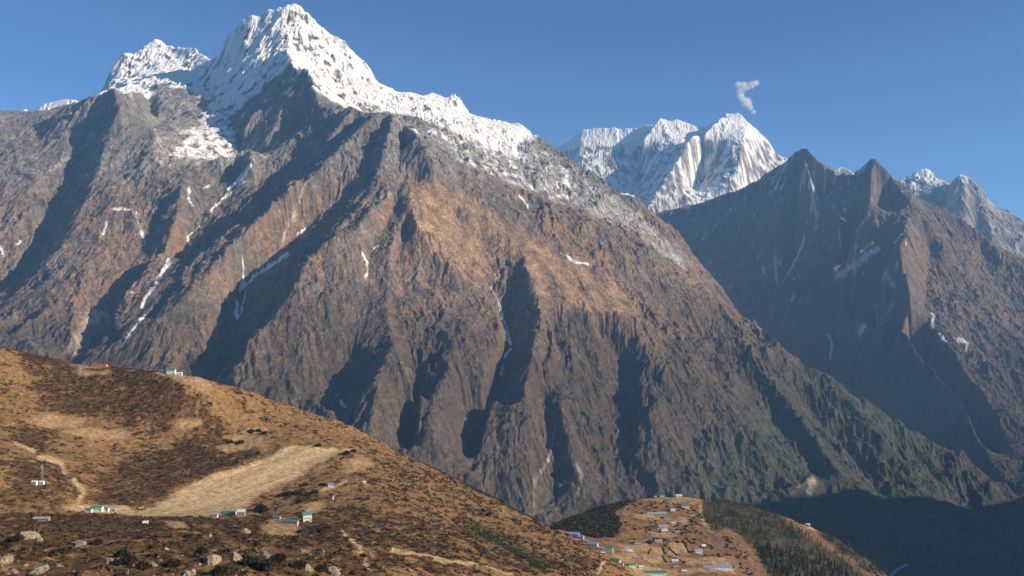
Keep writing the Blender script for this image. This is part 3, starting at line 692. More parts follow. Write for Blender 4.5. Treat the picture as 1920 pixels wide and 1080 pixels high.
FIELDS = [[(50, 795), (70, 784), (120, 782), (160, 790), (150, 803), (90, 808)], [(110, 812), (170, 806), (240, 808), (245, 820), (180, 826)], [(325, 800), (330, 790), (375, 788), (380, 797), (350, 808)], [(140, 680), (215, 679), (205, 690), (150, 695)], [(142, 698), (205, 700), (210, 706), (150, 708)],
          [(290, 700), (320, 695), (360, 705), (395, 722), (390, 745), (365, 735), (330, 715)], [(405, 838), (430, 832), (490, 830), (500, 835), (440, 845), (410, 846)], [(415, 818), (470, 815), (500, 822), (495, 830), (440, 828)], [(450, 808), (475, 800), (505, 803), (500, 812), (465, 812)],
          [(490, 1012), (498, 985), (510, 974), (555, 975), (560, 995), (548, 1010)], [(563, 955), (575, 944), (608, 939), (600, 960), (580, 966)], [(640, 870), (690, 862), (700, 880), (650, 890)], [(300, 985), (335, 982), (350, 1000), (325, 1005)]]
wu = u + 5 * fbm(X / 14, Y / 14, 3, 121) ; wv = v + 2.5 * fbm(X / 14, Y / 14, 3, 123)
field = np.zeros(X.shape, bool)
for p in FIELDS: field |= inpoly(wu, wv, p)
field = np.maximum(blur(field.astype(np.float32), 1), 0)
GRASS = C(0.270, 0.158, 0.066); HEATH = C(0.090, 0.050, 0.024); DIRT = C(0.56, 0.395, 0.21); SOIL = C(0.38, 0.255, 0.13); GREEN = C(0.085, 0.085, 0.035)
# where the brown heath grows thick
hp = np.zeros(X.shape, np.float32)
for p, k in (([(100, 700), (260, 690), (330, 715), (380, 760), (370, 790), (300, 800), (170, 785), (90, 770), (60, 720)], .85), ([(30, 660), (130, 680), (150, 705), (110, 720), (40, 690)], .7), ([(230, 870), (420, 800), (480, 850), (400, 890), (300, 935), (250, 952), (150, 940), (180, 900)], .8),
             ([(20, 810), (100, 800), (95, 850), (30, 850)], .7), ([(-60, 965), (250, 970), (480, 975), (620, 960), (660, 1010), (760, 1140), (-60, 1140)], .72), ([(0, 860), (120, 870), (160, 930), (0, 960)], .6), ([(540, 935), (580, 925), (610, 925), (600, 940), (560, 950)], .9), ([(620, 950), (780, 960), (900, 1040), (900, 1080), (700, 1080)], .5), ([(750, 940), (850, 960), (1120, 1060), (1150, 1080), (950, 1080)], .5), ([(640, 880), (760, 850), (900, 920), (1050, 1000), (1150, 1060), (900, 1010), (700, 940)], .28), ([(330, 770), (420, 800), (400, 850), (340, 830)], .6)):
    hp = np.maximum(hp, blur(inpoly(wu, wv, p).astype(np.float32), 5) * k)
nb = fbm(X / 60, Y / 60, 4, 131); nf = fbm(X / 11, Y / 11, 4, 133); nm = fbm(X / 25, Y / 25, 3, 137); nx4 = fbm(X / 5.5, Y / 5.5, 2, 139)
heath = sstep(-0.12, 0.22, hp * 0.8 - 0.17 + 0.6 * nm + 0.7 * nf + 0.35 * nb + 0.65 * nx4)
heath *= (1 - rw) * (1 - np.clip(field * 1.3, 0, 1))
col = np.empty(X.shape + (3,), np.float32); col[:] = GRASS
col *= np.clip(1 + 0.35 * nf + 0.25 * nb, 0.5, 1.6)[..., None]
terr = sstep(0.35, 0.65, pn(X / 28 + 0.4 * nm, TF.H / 1.3, 151) + 0.5 * nx4) * np.clip(0.5 + 1.5 * nb, 0, 1)
col = mix(col, GRASS * C(1.45, 1.4, 1.35), terr * 0.8)
heath *= 1 - 0.75 * terr
col = mix(col, HEATH, heath * 0.92)
col = mix(col, SOIL * C(1.05, 1, 1), field * np.clip(0.85 + 0.3 * nf, 0, 1))
gr = np.maximum(near(wu, wv, [(890, 993), (930, 1015), (975, 1040), (1020, 1066)], 16), near(wu, wv, [(870, 906), (910, 922), (950, 935), (990, 952)], 14))
col = mix(col, GREEN, np.clip(gr * 1.6, 0, 0.9))
trail = np.zeros(X.shape, np.float32)
for ln, w in (([(640, 1000), (660, 1022), (680, 1050), (690, 1080)], 5), ([(735, 1042), (790, 1052), (830, 1062), (900, 1068), (960, 1080)], 4), ([(30, 835), (50, 845), (65, 850)], 5), ([(75, 862), (115, 870), (122, 890)], 7), ([(140, 905), (155, 920), (150, 940), (145, 948)], 7), ([(440, 884), (455, 905)], 3), ([(600, 925), (650, 905)], 3), ([(590, 868), (620, 850), (660, 845)], 4), ([(1000, 965), (1040, 985), (1060, 995)], 6), ([(1120, 1075), (1135, 1055)], 4)):
    trail = np.maximum(trail, near(wu, wv, ln, w))
col = mix(col, DIRT, np.clip(trail * 1.5, 0, 1) * np.clip(0.8 + 0.6 * nf, 0, 1))
ra, rl = X * 0.91 - Y * 0.41, X * 0.41 + Y * 0.91       # across and along the strip
runc = DIRT * np.clip(1 + 0.14 * nf + 0.12 * nx4 + 0.22 * pn(ra / 11, rl / 190, 141) + 0.16 * pn(ra / 3.2, rl / 110, 143), 0.6, 1.45)[..., None]
runc = mix(runc, GRASS, np.clip(1.6 * fbm(X / 30, Y / 30, 3, 145) - 0.6, 0, 0.5))
edge_n = np.clip(rw * 2.0 - 0.5 + 0.7 * nf + 0.5 * nx4, 0, 1) * (rw > 0.04)
col = col * (1 - edge_n[..., None]) + runc * edge_n[..., None]
MAT_NEAR = terrain_material('hill_ground', 0.22, 0.9, 0.8, 0.9, amt=0.45)
finish(TF, 'hill', col, MAT_NEAR, 'sunlit brown hillside with a dirt airstrip')

# ------------------------------------------------------------------ village hill
LV = [[(1000, 1000, 1280), (1038, 988, 1330), (1053, 971, 1390), (1087, 963, 1440), (1110, 956, 1480), (1137, 946, 1530), (1163, 936, 1580), (1195, 929, 1620), (1228, 928, 1640), (1242, 925, 1650), (1278, 926, 1660), (1312, 931, 1660), (1351, 938, 1650), (1380, 940, 1650), (1416, 943, 1640), (1447, 954, 1630), (1468, 962, 1625), (1489, 972, 1620), (1515, 977, 1610), (1526, 985, 1600), (1546, 993, 1590), (1572, 998, 1580), (1593, 1016, 1560), (1611, 1035, 1540), (1638, 1053, 1520), (1666, 1071, 1500), (1690, 1092, 1480), (1760, 1180, 1400)],
      [W(-100, 1900, -620), W(200, 1900, -660), W(480, 1880, -660), W(700, 1800, -700), W(850, 1650, -760), W(900, 1400, -760), W(900, 1000, -760)],
      [W(-150, 1500, -520), W(40, 1420, -440)],
      [(1080, 1012, 1160), (1110, 1020, 1170), (1150, 1032, 1180), (1180, 1050, 1180), (1200, 1084, 1120)], [(1230, 975, 1500), (1290, 978, 1500), (1330, 985, 1490)], [(1180, 1005, 1340), (1240, 1008, 1380), (1300, 1012, 1380)],
      [(1230, 1045, 1280), (1300, 1048, 1280), (1360, 1050, 1290)], [(1240, 1082, 1200), (1310, 1084, 1200), (1380, 1084, 1210)], [(1240, 1160, 1050), (1400, 1160, 1080)],
      [(1330, 950, 1600), (1350, 990, 1480), (1400, 1030, 1380), (1450, 1084, 1270)],
      [(1440, 985, 1560), (1500, 1030, 1470), (1580, 1084, 1370)], [(1090, 985, 1350), (1130, 990, 1360), (1160, 1000, 1340)]]
TV = Terrain((-150, 950), (950, 1950), 2.6, LV, None)
TV.H = blur(TV.H, int(6 / QUAL))
X, Y = TV.X, TV.Y
u, v = TV.uv()
TV.H += (fbm(X / 70, Y / 70, 3, 201) * 4 + ridged(X / 24, Y / 24, 3, 203) * 2.0).astype(np.float32)
wu = u + 4 * fbm(X / 14, Y / 14, 3, 221); wv = v + 2.5 * fbm(X / 14, Y / 14, 3, 223)
nb = fbm(X / 60, Y / 60, 4, 231); nf = fbm(X / 11, Y / 11, 4, 233); nm = fbm(X / 25, Y / 25, 3, 237)
WOOD1 = [(1030, 992), (1055, 965), (1110, 950), (1165, 930), (1200, 924), (1175, 945), (1150, 960), (1165, 985), (1150, 1008), (1110, 1008), (1060, 995)]
WOOD2 = [(1312, 960), (1320, 940), (1360, 935), (1450, 950), (1480, 985), (1520, 1005), (1600, 1060), (1640, 1090), (1440, 1090), (1420, 1040), (1375, 990), (1335, 1000)]
WOOD3 = [(1530, 1000), (1575, 996), (1615, 1035), (1680, 1085), (1640, 1085), (1580, 1040)]
col = np.empty(X.shape + (3,), np.float32); col[:] = GRASS * C(0.95, 0.9, 0.95)
col *= np.clip(1 + 0.4 * nf + 0.3 * nb, 0.5, 1.6)[..., None]
ht = sstep(0.05, 0.35, 0.45 * nm + 0.5 * nf + 0.3 * nb + 0.02)
col = mix(col, HEATH * 1.2, ht * 0.85)
flds = np.zeros(X.shape, bool)
VF = [[(1150, 1042), (1190, 1038), (1200, 1050), (1165, 1056)], [(1215, 1000), (1262, 998), (1270, 1008), (1220, 1010)], [(1250, 975), (1290, 972), (1296, 980), (1255, 986)], [(1160, 1025), (1220, 1020), (1225, 1032), (1165, 1038)], [(1218, 1040), (1228, 1028), (1244, 1030), (1248, 1042)], [(1250, 1027), (1262, 1030), (1272, 1045), (1255, 1043)], [(1250, 1020), (1285, 1020), (1292, 1038), (1270, 1040)], [(1190, 965), (1240, 962), (1260, 972), (1220, 978), (1190, 972)], [(1290, 1068), (1380, 1064), (1378, 1076), (1280, 1078)], [(1180, 1060), (1240, 1068), (1300, 1075), (1240, 1090), (1160, 1080)], [(1200, 1040), (1250, 1045), (1280, 1055), (1220, 1056)], [(1195, 930), (1310, 930), (1335, 940), (1300, 946), (1200, 938)], [(1270, 1045), (1380, 1045), (1385, 1060), (1290, 1060)], [(1000, 985), (1060, 1000), (1100, 1020), (1040, 1000)]]
for p in VF: flds |= inpoly(wu, wv, p)
fl = blur(flds.astype(np.float32), 1)
col = mix(col, SOIL * C(1.15, 1.1, 1.05), fl * np.clip(0.8 + 0.4 * nf, 0, 1))
wd = np.zeros(X.shape, bool)
for p in (WOOD1, WOOD2, WOOD3): wd |= inpoly(wu, wv, p)
col = mix(col, FOREST * 0.9, blur(wd.astype(np.float32), 2) * 0.85)
rd = np.maximum(near(wu, wv, [(1475, 962), (1500, 975), (1525, 990)], 10), near(wu, wv, [(1315, 945), (1312, 965), (1325, 990), (1335, 1000)], 5))
col = mix(col, DIRT * C(1, 0.9, 0.8), np.clip(1.3 * rd * (0.8 + 0.6 * nf), 0, 1))
rb = near(wu, wv, [(1340, 1010), (1400, 1060), (1440, 1100)], 22) + near(wu, wv, [(1500, 990), (1560, 1030), (1640, 1080)], 12)
col = mix(col, C(0.20, 0.115, 0.07), np.clip(rb, 0, 0.8))
finish(TV, 'hill', col, MAT_NEAR, 'terraced village hill beyond the slope')
# ------------------------------------------------------------------ things: materials and builders
_mats = {}
def mat(name, c, rough=0.8, amt=0.18, scale=1.2, metal=0.0):
    if name in _mats: return _mats[name]
    m = bpy.data.materials.new(name); m.use_nodes = True
    nt = m.node_tree; b = nt.nodes['Principled BSDF']
    b.inputs['Roughness'].default_value = rough; b.inputs['Metallic'].default_value = metal
    g = nt.nodes.new('ShaderNodeNewGeometry')
    n = nt.nodes.new('ShaderNodeTexNoise'); n.inputs['Scale'].default_value = scale; n.inputs['Detail'].default_value = 5
    nt.links.new(g.outputs['Position'], n.inputs['Vector'])
    mr = nt.nodes.new('ShaderNodeMapRange'); mr.inputs[1].default_value = 0.3; mr.inputs[2].default_value = 0.7
    mr.inputs[3].default_value = 1 - amt; mr.inputs[4].default_value = 1 + amt
    nt.links.new(n.outputs[0], mr.inputs[0])
    k = nt.nodes.new('ShaderNodeVectorMath'); k.operation = 'SCALE'; k.inputs[0].default_value = c
    nt.links.new(mr.outputs[0], k.inputs['Scale']); nt.links.new(k.outputs[0], b.inputs['Base Color'])
    _mats[name] = m
    return m
M_WHITE = mat('whitewash', (0.74, 0.72, 0.68)); M_STONE = mat('grey_stone', (0.36, 0.32, 0.27), amt=0.4); M_YELLOW = mat('yellow_wall', (0.62, 0.52, 0.26)); M_PINK = mat('pink_wall', (0.55, 0.34, 0.28))
ROOFS = {'green': mat('green_roof', (0.055, 0.25, 0.15), 0.5), 'teal': mat('teal_roof', (0.08, 0.26, 0.25), 0.5), 'blue': mat('blue_roof', (0.20, 0.32, 0.58), 0.5), 'grey': mat('grey_roof', (0.36, 0.36, 0.36), 0.6), 'white': mat('white_roof', (0.72, 0.72, 0.74), 0.5), 'red': mat('red_roof', (0.42, 0.12, 0.10), 0.6)}
WALLS = {'white': M_WHITE, 'stone': M_STONE, 'yellow': M_YELLOW, 'pink': M_PINK}
M_GLASS = mat('dark_glass', (0.03, 0.04, 0.05), 0.15); M_WOOD = mat('painted_wood', (0.10, 0.16, 0.20), 0.6); M_FRAME = mat('window_frame', (0.45, 0.25, 0.12), 0.6)
M_STEEL = mat('galvanised_steel', (0.45, 0.46, 0.47), 0.45, metal=0.6)

def mesh_from(name, V, Fc, m, parent=None, smooth=False):
    me = bpy.data.meshes.new(name)
    me.from_pydata([tuple(p) for p in V], [], Fc)
    if smooth: me.polygons.foreach_set('use_smooth', np.ones(len(me.polygons), bool))
    me.materials.append(m)
    return link(name, me, parent)
def boxes(bs):
    V, Fc = [], []
    for (x0, x1, y0, y1, z0, z1) in bs:
        n = len(V)
        V += [(x0, y0, z0), (x1, y0, z0), (x1, y1, z0), (x0, y1, z0), (x0, y0, z1), (x1, y0, z1), (x1, y1, z1), (x0, y1, z1)]
        Fc += [tuple(n + i for i in f) for f in ((0, 3, 2, 1), (4, 5, 6, 7), (0, 1, 5, 4), (1, 2, 6, 5), (2, 3, 7, 6), (3, 0, 4, 7))]
    return V, Fc
def house(T, u, v, wpx, h, roof, wall, label, group, name='house', dep=0.55, rot=0.0, nwin=3, shed=False):
    x, y, z = T.ray(u, v)
    L = wpx * 0.98 / F * y; D = max(3.0, L * dep); rh = min(2.0, D * 0.28); a, b = L / 2, D / 2
    e = bpy.data.objects.new(name, None); sc.collection.objects.link(e)
    e.location = (x, y + b * 0.6, z); e.rotation_euler = (0, 0, rot)
    tag(e, label, 'house' if name == 'house' else name, group)
    if shed:
        V = [(-a, -b, -2.5), (a, -b, -2.5), (a, b, -2.5), (-a, b, -2.5), (-a, -b, h), (a, -b, h), (a, b, h + rh), (-a, b, h + rh)]
        Fc = [(0, 3, 2, 1), (4, 5, 6, 7), (0, 1, 5, 4), (1, 2, 6, 5), (2, 3, 7, 6), (3, 0, 4, 7)]
    else:
        V = [(-a, -b, -2.5), (a, -b, -2.5), (a, b, -2.5), (-a, b, -2.5), (-a, -b, h), (a, -b, h), (a, b, h), (-a, b, h), (-a, 0, h + rh), (a, 0, h + rh)]
        Fc = [(0, 3, 2, 1), (0, 1, 5, 4), (2, 3, 7, 6), (1, 2, 6, 9, 5), (3, 0, 4, 8, 7)]
    mesh_from('wall', V, Fc, WALLS[wall], e)
    o, t = 0.5, 0.14
    def slab(y0, z0, y1, z1):
        P = [(-a - o, y0, z0), (a + o, y0, z0), (a + o, y1, z1), (-a - o, y1, z1)]
        return P + [(p[0], p[1], p[2] + t) for p in P]
    k = rh / b if not shed else rh / D
    R_, FR = [], []
    parts = [slab(-b - o, h - o * k + 0.03, 0, h + rh + 0.03), slab(0, h + rh + 0.03, b + o, h - o * k + 0.03)] if not shed else [slab(-b - o, h - o * k + 0.03, b + o, h + rh + o * k + 0.03)]
    for P in parts:
        n = len(R_); R_ += P
        FR += [tuple(n + i for i in f) for f in ((0, 3, 2, 1), (4, 5, 6, 7), (0, 1, 5, 4), (1, 2, 6, 5), (2, 3, 7, 6), (3, 0, 4, 7))]
    mesh_from('roof', R_, FR, ROOFS[roof], e)
    for i in range(nwin):
        wx = -a + (i + 0.7) * L / (nwin + 0.6)
        V, Fc = boxes([(wx - 0.55, wx + 0.55, -b - 0.05, -b + 0.1, h * 0.38, h * 0.38 + 1.2)])
        wf = mesh_from('window', V, Fc, M_FRAME, e)
        V, Fc = boxes([(wx - 0.42, wx + 0.42, -b - 0.08, -b, h * 0.38 + 0.12, h * 0.38 + 1.08)])
        mesh_from('pane', V, Fc, M_GLASS, wf)
    dx = a - 0.9
    V, Fc = boxes([(dx - 0.5, dx + 0.5, -b - 0.06, -b + 0.1, 0, 2.0)])
    mesh_from('door', V, Fc, M_WOOD, e)
    return e

G1 = 'buildings beside the airstrip'
for a in (
    (181, 959, 20, 3.6, 'green', 'white', 'long white building with green roof at the near end of the airstrip', 4, .45, .05),
    (166, 961, 10, 2.6, 'green', 'white', 'small white annex with green roof at the left of the long green-roofed building', 1, .7, .05),
    (197, 959, 12, 2.6, 'teal', 'white', 'small white house with dark teal roof right of the long green-roofed building', 2, .6, .05),
    (212, 960, 8, 2.6, 'grey', 'stone', 'small grey stone hut between the teal-roofed house and the bare airstrip', 1, .8, .1),
    (428, 968, 26, 3.0, 'green', 'white', 'low white lodge with bright green roof on the right edge of the airstrip', 4, .45, -.08),
    (404, 970, 7, 2.2, 'blue', 'white', 'tiny blue-roofed shed at the left of the bright green-roofed lodge', 1, .8, 0),
    (452, 968, 13, 4.4, 'white', 'stone', 'grey stone house with white roof right of the bright green-roofed lodge', 2, .8, .1),
    (519, 974, 13, 2.4, 'teal', 'pink', 'short teal-roofed shed behind the square tan field', 2, .5, -.1),
    (543, 983, 32, 2.6, 'green', 'pink', 'long low pinkish house with green roof above the square tan field', 5, .3, -.12),
    (575, 978, 16, 6.2, 'teal', 'white', 'tall white two-storey house with teal roof beside the small upper field', 3, .8, .35),
    (620, 913, 10, 2.4, 'blue', 'white', 'lone little blue-roofed hut right of the airstrip', 1, .7, .2),
    (683, 908, 5, 2.0, 'white', 'white', 'tiny white hut on the open slope far right of the airstrip', 1, .8, .2),
    (307, 692, 9, 3.2, 'teal', 'white', 'small teal-roofed house on the ridge line left of the lodge', 1, .8, .1),
    (320, 694, 15, 4.6, 'green', 'white', 'white ridge-top lodge with pale green roof against the far mountain', 3, .7, .1),
    (336, 692, 10, 2.2, 'white', 'white', 'low white outbuilding on the ridge right of the ridge-top lodge', 1, .6, .1),
    (186, 681, 28, 1.8, 'red', 'pink', 'long low red-roofed building on the skyline above the pale fields', 3, .3, 0),
    (77, 977, 28, 2.0, 'grey', 'stone', 'long grey-roofed shed amid dark heath at the lower left', 2, .3, .05),
    (272, 985, 8, 2.0, 'white', 'stone', 'small white-roofed hut in the heath below the airstrip', 1, .7, .25),
    (64, 908, 9, 2.2, 'white', 'white', 'white equipment hut at the left foot of the mast', 1, .7, 0),
    (78, 909, 7, 2.6, 'white', 'white', 'small white hut right under the mast', 1, .8, .1)):
    house(TF, a[0], a[1], a[2], a[3], a[4], a[5], a[6], G1, dep=a[8], rot=a[9], nwin=a[7])
G2 = 'houses of the village on the lower hill'
for a in (
    (1077, 1006, 19, 3.6, 'blue', 'white', 'large pale blue-roofed house at the top of the village lane', 3, .6, -.2), (1089, 1010, 12, 3.0, 'blue', 'white', 'smaller blue-roofed house just right of the topmost blue roof', 2, .6, -.3),
    (1112, 1024, 19, 3.4, 'blue', 'white', 'blue-roofed house in the middle of the lane between two blue and green roofs', 3, .5, -.3), (1143, 1036, 14, 6.5, 'green', 'white', 'tall green-roofed house at the bend of the lane', 2, .7, -.2),
    (1156, 1054, 14, 3.0, 'green', 'white', 'low green-roofed house below the tall green-roofed one', 2, .5, -.4), (1178, 1032, 18, 3.0, 'blue', 'white', 'blue-roofed house standing alone in the bare field right of the lane', 3, .4, .15),
    (1185, 1063, 13, 3.0, 'green', 'white', 'little green-roofed house left of the long white school', 1, .6, .1), (1225, 1080, 50, 4.5, 'green', 'white', 'long white school building with dark green roof at the bottom edge', 8, .25, .03),
    (1266, 1054, 12, 2.4, 'white', 'white', 'white-roofed house at the corner of the walled fields', 1, .5, 0), (1346, 1067, 56, 3.0, 'blue', 'white', 'very long low building with bright blue roof on the level terrace', 7, .16, .05),
    (1310, 1037, 14, 3.6, 'grey', 'white', 'white farmhouse with grey roof right of the walled fields', 2, .6, .1), (1319, 1026, 8, 2.8, 'white', 'white', 'small white house just above the farmhouse by the walled fields', 1, .6, .4),
    (1242, 928, 9, 3.0, 'teal', 'white', 'white house with pale teal roof on the hilltop skyline', 1, .6, 0), (1273, 930, 11, 3.0, 'white', 'white', 'white-roofed house on the hilltop skyline right of the teal roof', 2, .6, 0),
    (1229, 930, 5, 2.5, 'grey', 'stone', 'tiny stone hut at the left end of the hilltop skyline houses', 1, .7, 0), (1285, 953, 15, 5.0, 'green', 'yellow', 'yellow-walled house with dark green roof near the wood edge', 3, .6, .1), (1296, 943, 6, 3.0, 'red', 'pink', 'small red-roofed house above the yellow-walled house', 1, .8, .1),
    (1232, 966, 38, 2.6, 'grey', 'stone', 'long grey barrack-like roof at the edge of the pale field', 4, .2, 0), (1244, 991, 17, 2.8, 'grey', 'white', 'wide grey-roofed house in the middle of the hill', 3, .5, 0), (1246, 998, 11, 2.4, 'white', 'stone', 'small pale-roofed house directly below the wide grey-roofed one', 1, .6, 0),
    (1263, 984, 7, 2.8, 'white', 'yellow', 'small cream house right of the wide grey-roofed one', 1, .7, 0), (1283, 982, 11, 2.8, 'grey', 'yellow', 'cream-walled house near the right end of the middle row', 2, .6, 0),
    (1250, 973, 13, 2.6, 'teal', 'stone', 'dull teal-roofed house below the pale field', 2, .6, .1), (1262, 959, 9, 2.6, 'white', 'white', 'white-roofed house at the right end of the pale field', 1, .6, 0), (1235, 1017, 14, 2.4, 'grey', 'white', 'low grey-roofed house above the walled fields', 2, .5, 0),
    (1196, 1023, 12, 2.2, 'grey', 'stone', 'low stone house beside the dark juniper clump', 2, .4, 0), (1298, 970, 8, 2.6, 'grey', 'stone', 'stone house close to the path along the wood', 1, .7, 0), (1515, 979, 8, 2.6, 'white', 'stone', 'lone stone hut on the far right ridge of the village hill', 1, .7, 0),
    (1145, 1014, 5, 3.5, 'red', 'pink', 'narrow pink house behind the bend of the lane', 1, .9, 0), (1210, 1052, 9, 2.4, 'grey', 'stone', 'small stone house left of the walled fields', 1, .6, .1),
    (1098, 1017, 8, 2.6, 'grey', 'stone', 'stone house squeezed between two blue roofs of the lane', 1, .7, -.2), (1127, 1031, 8, 2.6, 'grey', 'stone', 'grey-roofed stone house just left of the bend of the lane', 1, .7, -.2), (1131, 1040, 7, 2.4, 'white', 'stone', 'little white-roofed shed below the bend of the lane', 1, .7, -.2),
    (1165, 1060, 9, 2.4, 'grey', 'white', 'grey-roofed white house at the foot of the lane', 1, .6, -.3), (1202, 1066, 8, 2.6, 'white', 'white', 'white house directly left of the long school', 1, .7, .1), (1192, 1048, 8, 2.2, 'grey', 'stone', 'stone hut in the bare field under the lone blue roof', 1, .7, 0),
    (1268, 1066, 10, 2.4, 'grey', 'stone', 'stone house right of the long school', 2, .5, 0), (1283, 1074, 9, 2.6, 'white', 'stone', 'pale-roofed house between the school and the terrace', 1, .6, 0), (1221, 973, 8, 2.4, 'grey', 'stone', 'stone hut left of the dull teal-roofed house', 1, .7, 0),
    (1225, 1003, 9, 2.4, 'grey', 'stone', 'stone house left of the pale-roofed middle house', 1, .6, 0), (1270, 1000, 8, 2.4, 'grey', 'yellow', 'cream hut alone in the heath right of the middle houses', 1, .7, 0), (1255, 940, 8, 2.6, 'teal', 'stone', 'small teal-roofed house just below the hilltop skyline', 1, .7, 0)):
    house(TV, a[0], a[1], a[2], a[3], a[4], a[5], a[6], G2, dep=a[8], rot=a[9], nwin=a[7])

# lattice mast
x, y, z = TF.ray(75, 905)
e = bpy.data.objects.new('radio_mast', None); sc.collection.objects.link(e); e.location = (x, y + 4, z)
tag(e, 'grey lattice radio mast between two white huts on the heath', 'mast')
hm_ = 16.0
for sx, sy in ((-1, -1), (1, -1), (1, 1), (-1, 1)):
    V, Fc = boxes([(-.1, .1, -.1, .1, -1.5, hm_)])
    o = mesh_from('leg', [(p[0] + sx * (0.9 - 0.035 * p[2]), p[1] + sy * (0.9 - 0.035 * p[2]), p[2]) for p in V], Fc, M_STEEL, e)
bs = []
for k in range(10):
    zz = k * 1.6; w = 0.9 - 0.035 * zz
    bs += [(-w, w, -w - .04, -w + .04, zz, zz + .1), (-w, w, w - .04, w + .04, zz, zz + .1), (-w - .04, -w + .04, -w, w, zz + .02, zz + .12), (w - .04, w + .04, -w, w, zz + .02, zz + .12)]
V, Fc = boxes(bs); mesh_from('bracing', V, Fc, M_STEEL, e)
for k, (zz, sx) in enumerate(((13.5, -1), (11.5, 1))):
    n = 14; V = [(0.55 * math.cos(t), -1.1 + 0.25 * q, zz + 0.55 * math.sin(t)) for q in (0, 1) for t in [2 * math.pi * i / n for i in range(n)]]
    V = [(p[0] + sx * 0.5, p[1], p[2]) for p in V]
    Fc = [tuple(range(n - 1, -1, -1)), tuple(range(n, 2 * n))] + [(i, (i + 1) % n, n + (i + 1) % n, n + i) for i in range(n)]
    mesh_from('dish', V, Fc, M_WHITE, e)
# white chorten by the upper field
x, y, z = TF.ray(624, 937)
e = bpy.data.objects.new('chorten', None); sc.collection.objects.link(e); e.location = (x, y + 1, z)
tag(e, 'narrow white chorten standing on the slope below the blue-roofed hut', 'shrine')
V, Fc = boxes([(-.9, .9, -.9, .9, -1, .8), (-.65, .65, -.65, .65, .8, 1.5)]); mesh_from('base', V, Fc, M_WHITE, e)
n = 12; rings = [(0.55, 1.5), (0.75, 2.0), (0.7, 2.5), (0.3, 2.9), (0.28, 3.2), (0.05, 4.8)]
V = [(r * math.cos(2 * math.pi * i / n), r * math.sin(2 * math.pi * i / n), zz) for r, zz in rings for i in range(n)]
Fc = [(k * n + i, k * n + (i + 1) % n, (k + 1) * n + (i + 1) % n, (k + 1) * n + i) for k in range(len(rings) - 1) for i in range(n)] + [tuple(range((len(rings) - 1) * n, len(rings) * n))]
mesh_from('spire', V, Fc, M_WHITE, e)
# small yellow digger on the airstrip
x, y, z = TF.ray(263, 955)
e = bpy.data.objects.new('digger', None); sc.collection.objects.link(e); e.location = (x, y, z); e.rotation_euler = (0, 0, .4)
tag(e, 'small yellow digger parked on the near end of the airstrip', 'digger')
M_DIG = mat('yellow_paint', (0.75, 0.48, 0.03), 0.4); M_TRK = mat('black_rubber', (0.02, 0.02, 0.02), 0.9)
V, Fc = boxes([(-1.3, 1.3, -1.0, 1.0, 1.0, 2.0)]); mesh_from('body', V, Fc, M_DIG, e)
V, Fc = boxes([(-.2, .9, -.9, .2, 2.0, 3.0)]); mesh_from('cab', V, Fc, M_GLASS, e)
for sy in (-1, 1):
    V, Fc = boxes([(-1.5, 1.5, sy * 1.0 - .3, sy * 1.0 + .3, 0, .9)]); mesh_from('track', V, Fc, M_TRK, e)
V, Fc = boxes([(1.3, 3.0, -.2, .2, 1.6, 2.2), (2.7, 3.2, -.25, .25, 0.5, 2.4)]); mesh_from('boom', V, Fc, M_DIG, e)
V, Fc = boxes([(2.7, 3.7, -.5, .5, -.1, .5)]); mesh_from('bucket', V, Fc, M_TRK, e)

# dry stone walls between the village fields
for pts, lab in (([(1243, 1027), (1249, 1040)], 'short dry stone wall between the two small pale fields'), ([(1253, 1027), (1271, 1043)], 'slanting dry stone wall at the right of the small pale fields'), ([(1281, 1014), (1287, 1024), (1293, 1038)], 'long dark dry stone wall left of the grey-roofed farmhouse'),
                 ([(1215, 1046), (1243, 1043), (1251, 1056)], 'bent dry stone wall enclosing the lower edge of the small fields'), ([(1217, 1040), (1222, 1030)], 'dry stone wall at the left end of the small fields'), ([(1302, 1043), (1318, 1042)], 'dry stone wall in front of the grey-roofed farmhouse')):
    P = [TV.ray(a, b) for a, b in pts]
    Q = []
    for p, q in zip(P[:-1], P[1:]):
        n = max(2, int(math.hypot(q[0] - p[0], q[1] - p[1]) / 3))
        Q += [(p[0] + (q[0] - p[0]) * i / n, p[1] + (q[1] - p[1]) * i / n) for i in range(n + 1)]
    V, Fc = [], []
    rs = random.Random(5)
    for i, (qx, qy) in enumerate(Q):
        a, b = Q[max(0, i - 1)], Q[min(len(Q) - 1, i + 1)]
        dx, dy = b[0] - a[0], b[1] - a[1]; l = math.hypot(dx, dy) + 1e-6; nx_, ny_ = -dy / l * .8, dx / l * .8
        zz = float(TV.at(qx, qy)); hh = 1.7 + rs.uniform(-.25, .25)
        V += [(qx - nx_, qy - ny_, zz - 1.5), (qx + nx_, qy + ny_, zz - 1.5), (qx + nx_ * .6, qy + ny_ * .6, zz + hh), (qx - nx_ * .6, qy - ny_ * .6, zz + hh)]
    for i in range(len(Q) - 1):
        k = i * 4
        Fc += [(k + j, k + (j + 1) % 4, k + 4 + (j + 1) % 4, k + 4 + j) for j in range(4)]
    Fc += [(3, 2, 1, 0), tuple(len(V) - 4 + j for j in range(4))]
    tag(mesh_from('stone_wall', V, Fc, mat('dark_stone', (0.13, 0.11, 0.09), amt=0.5)), lab, 'wall', 'dry stone walls of the village fields')

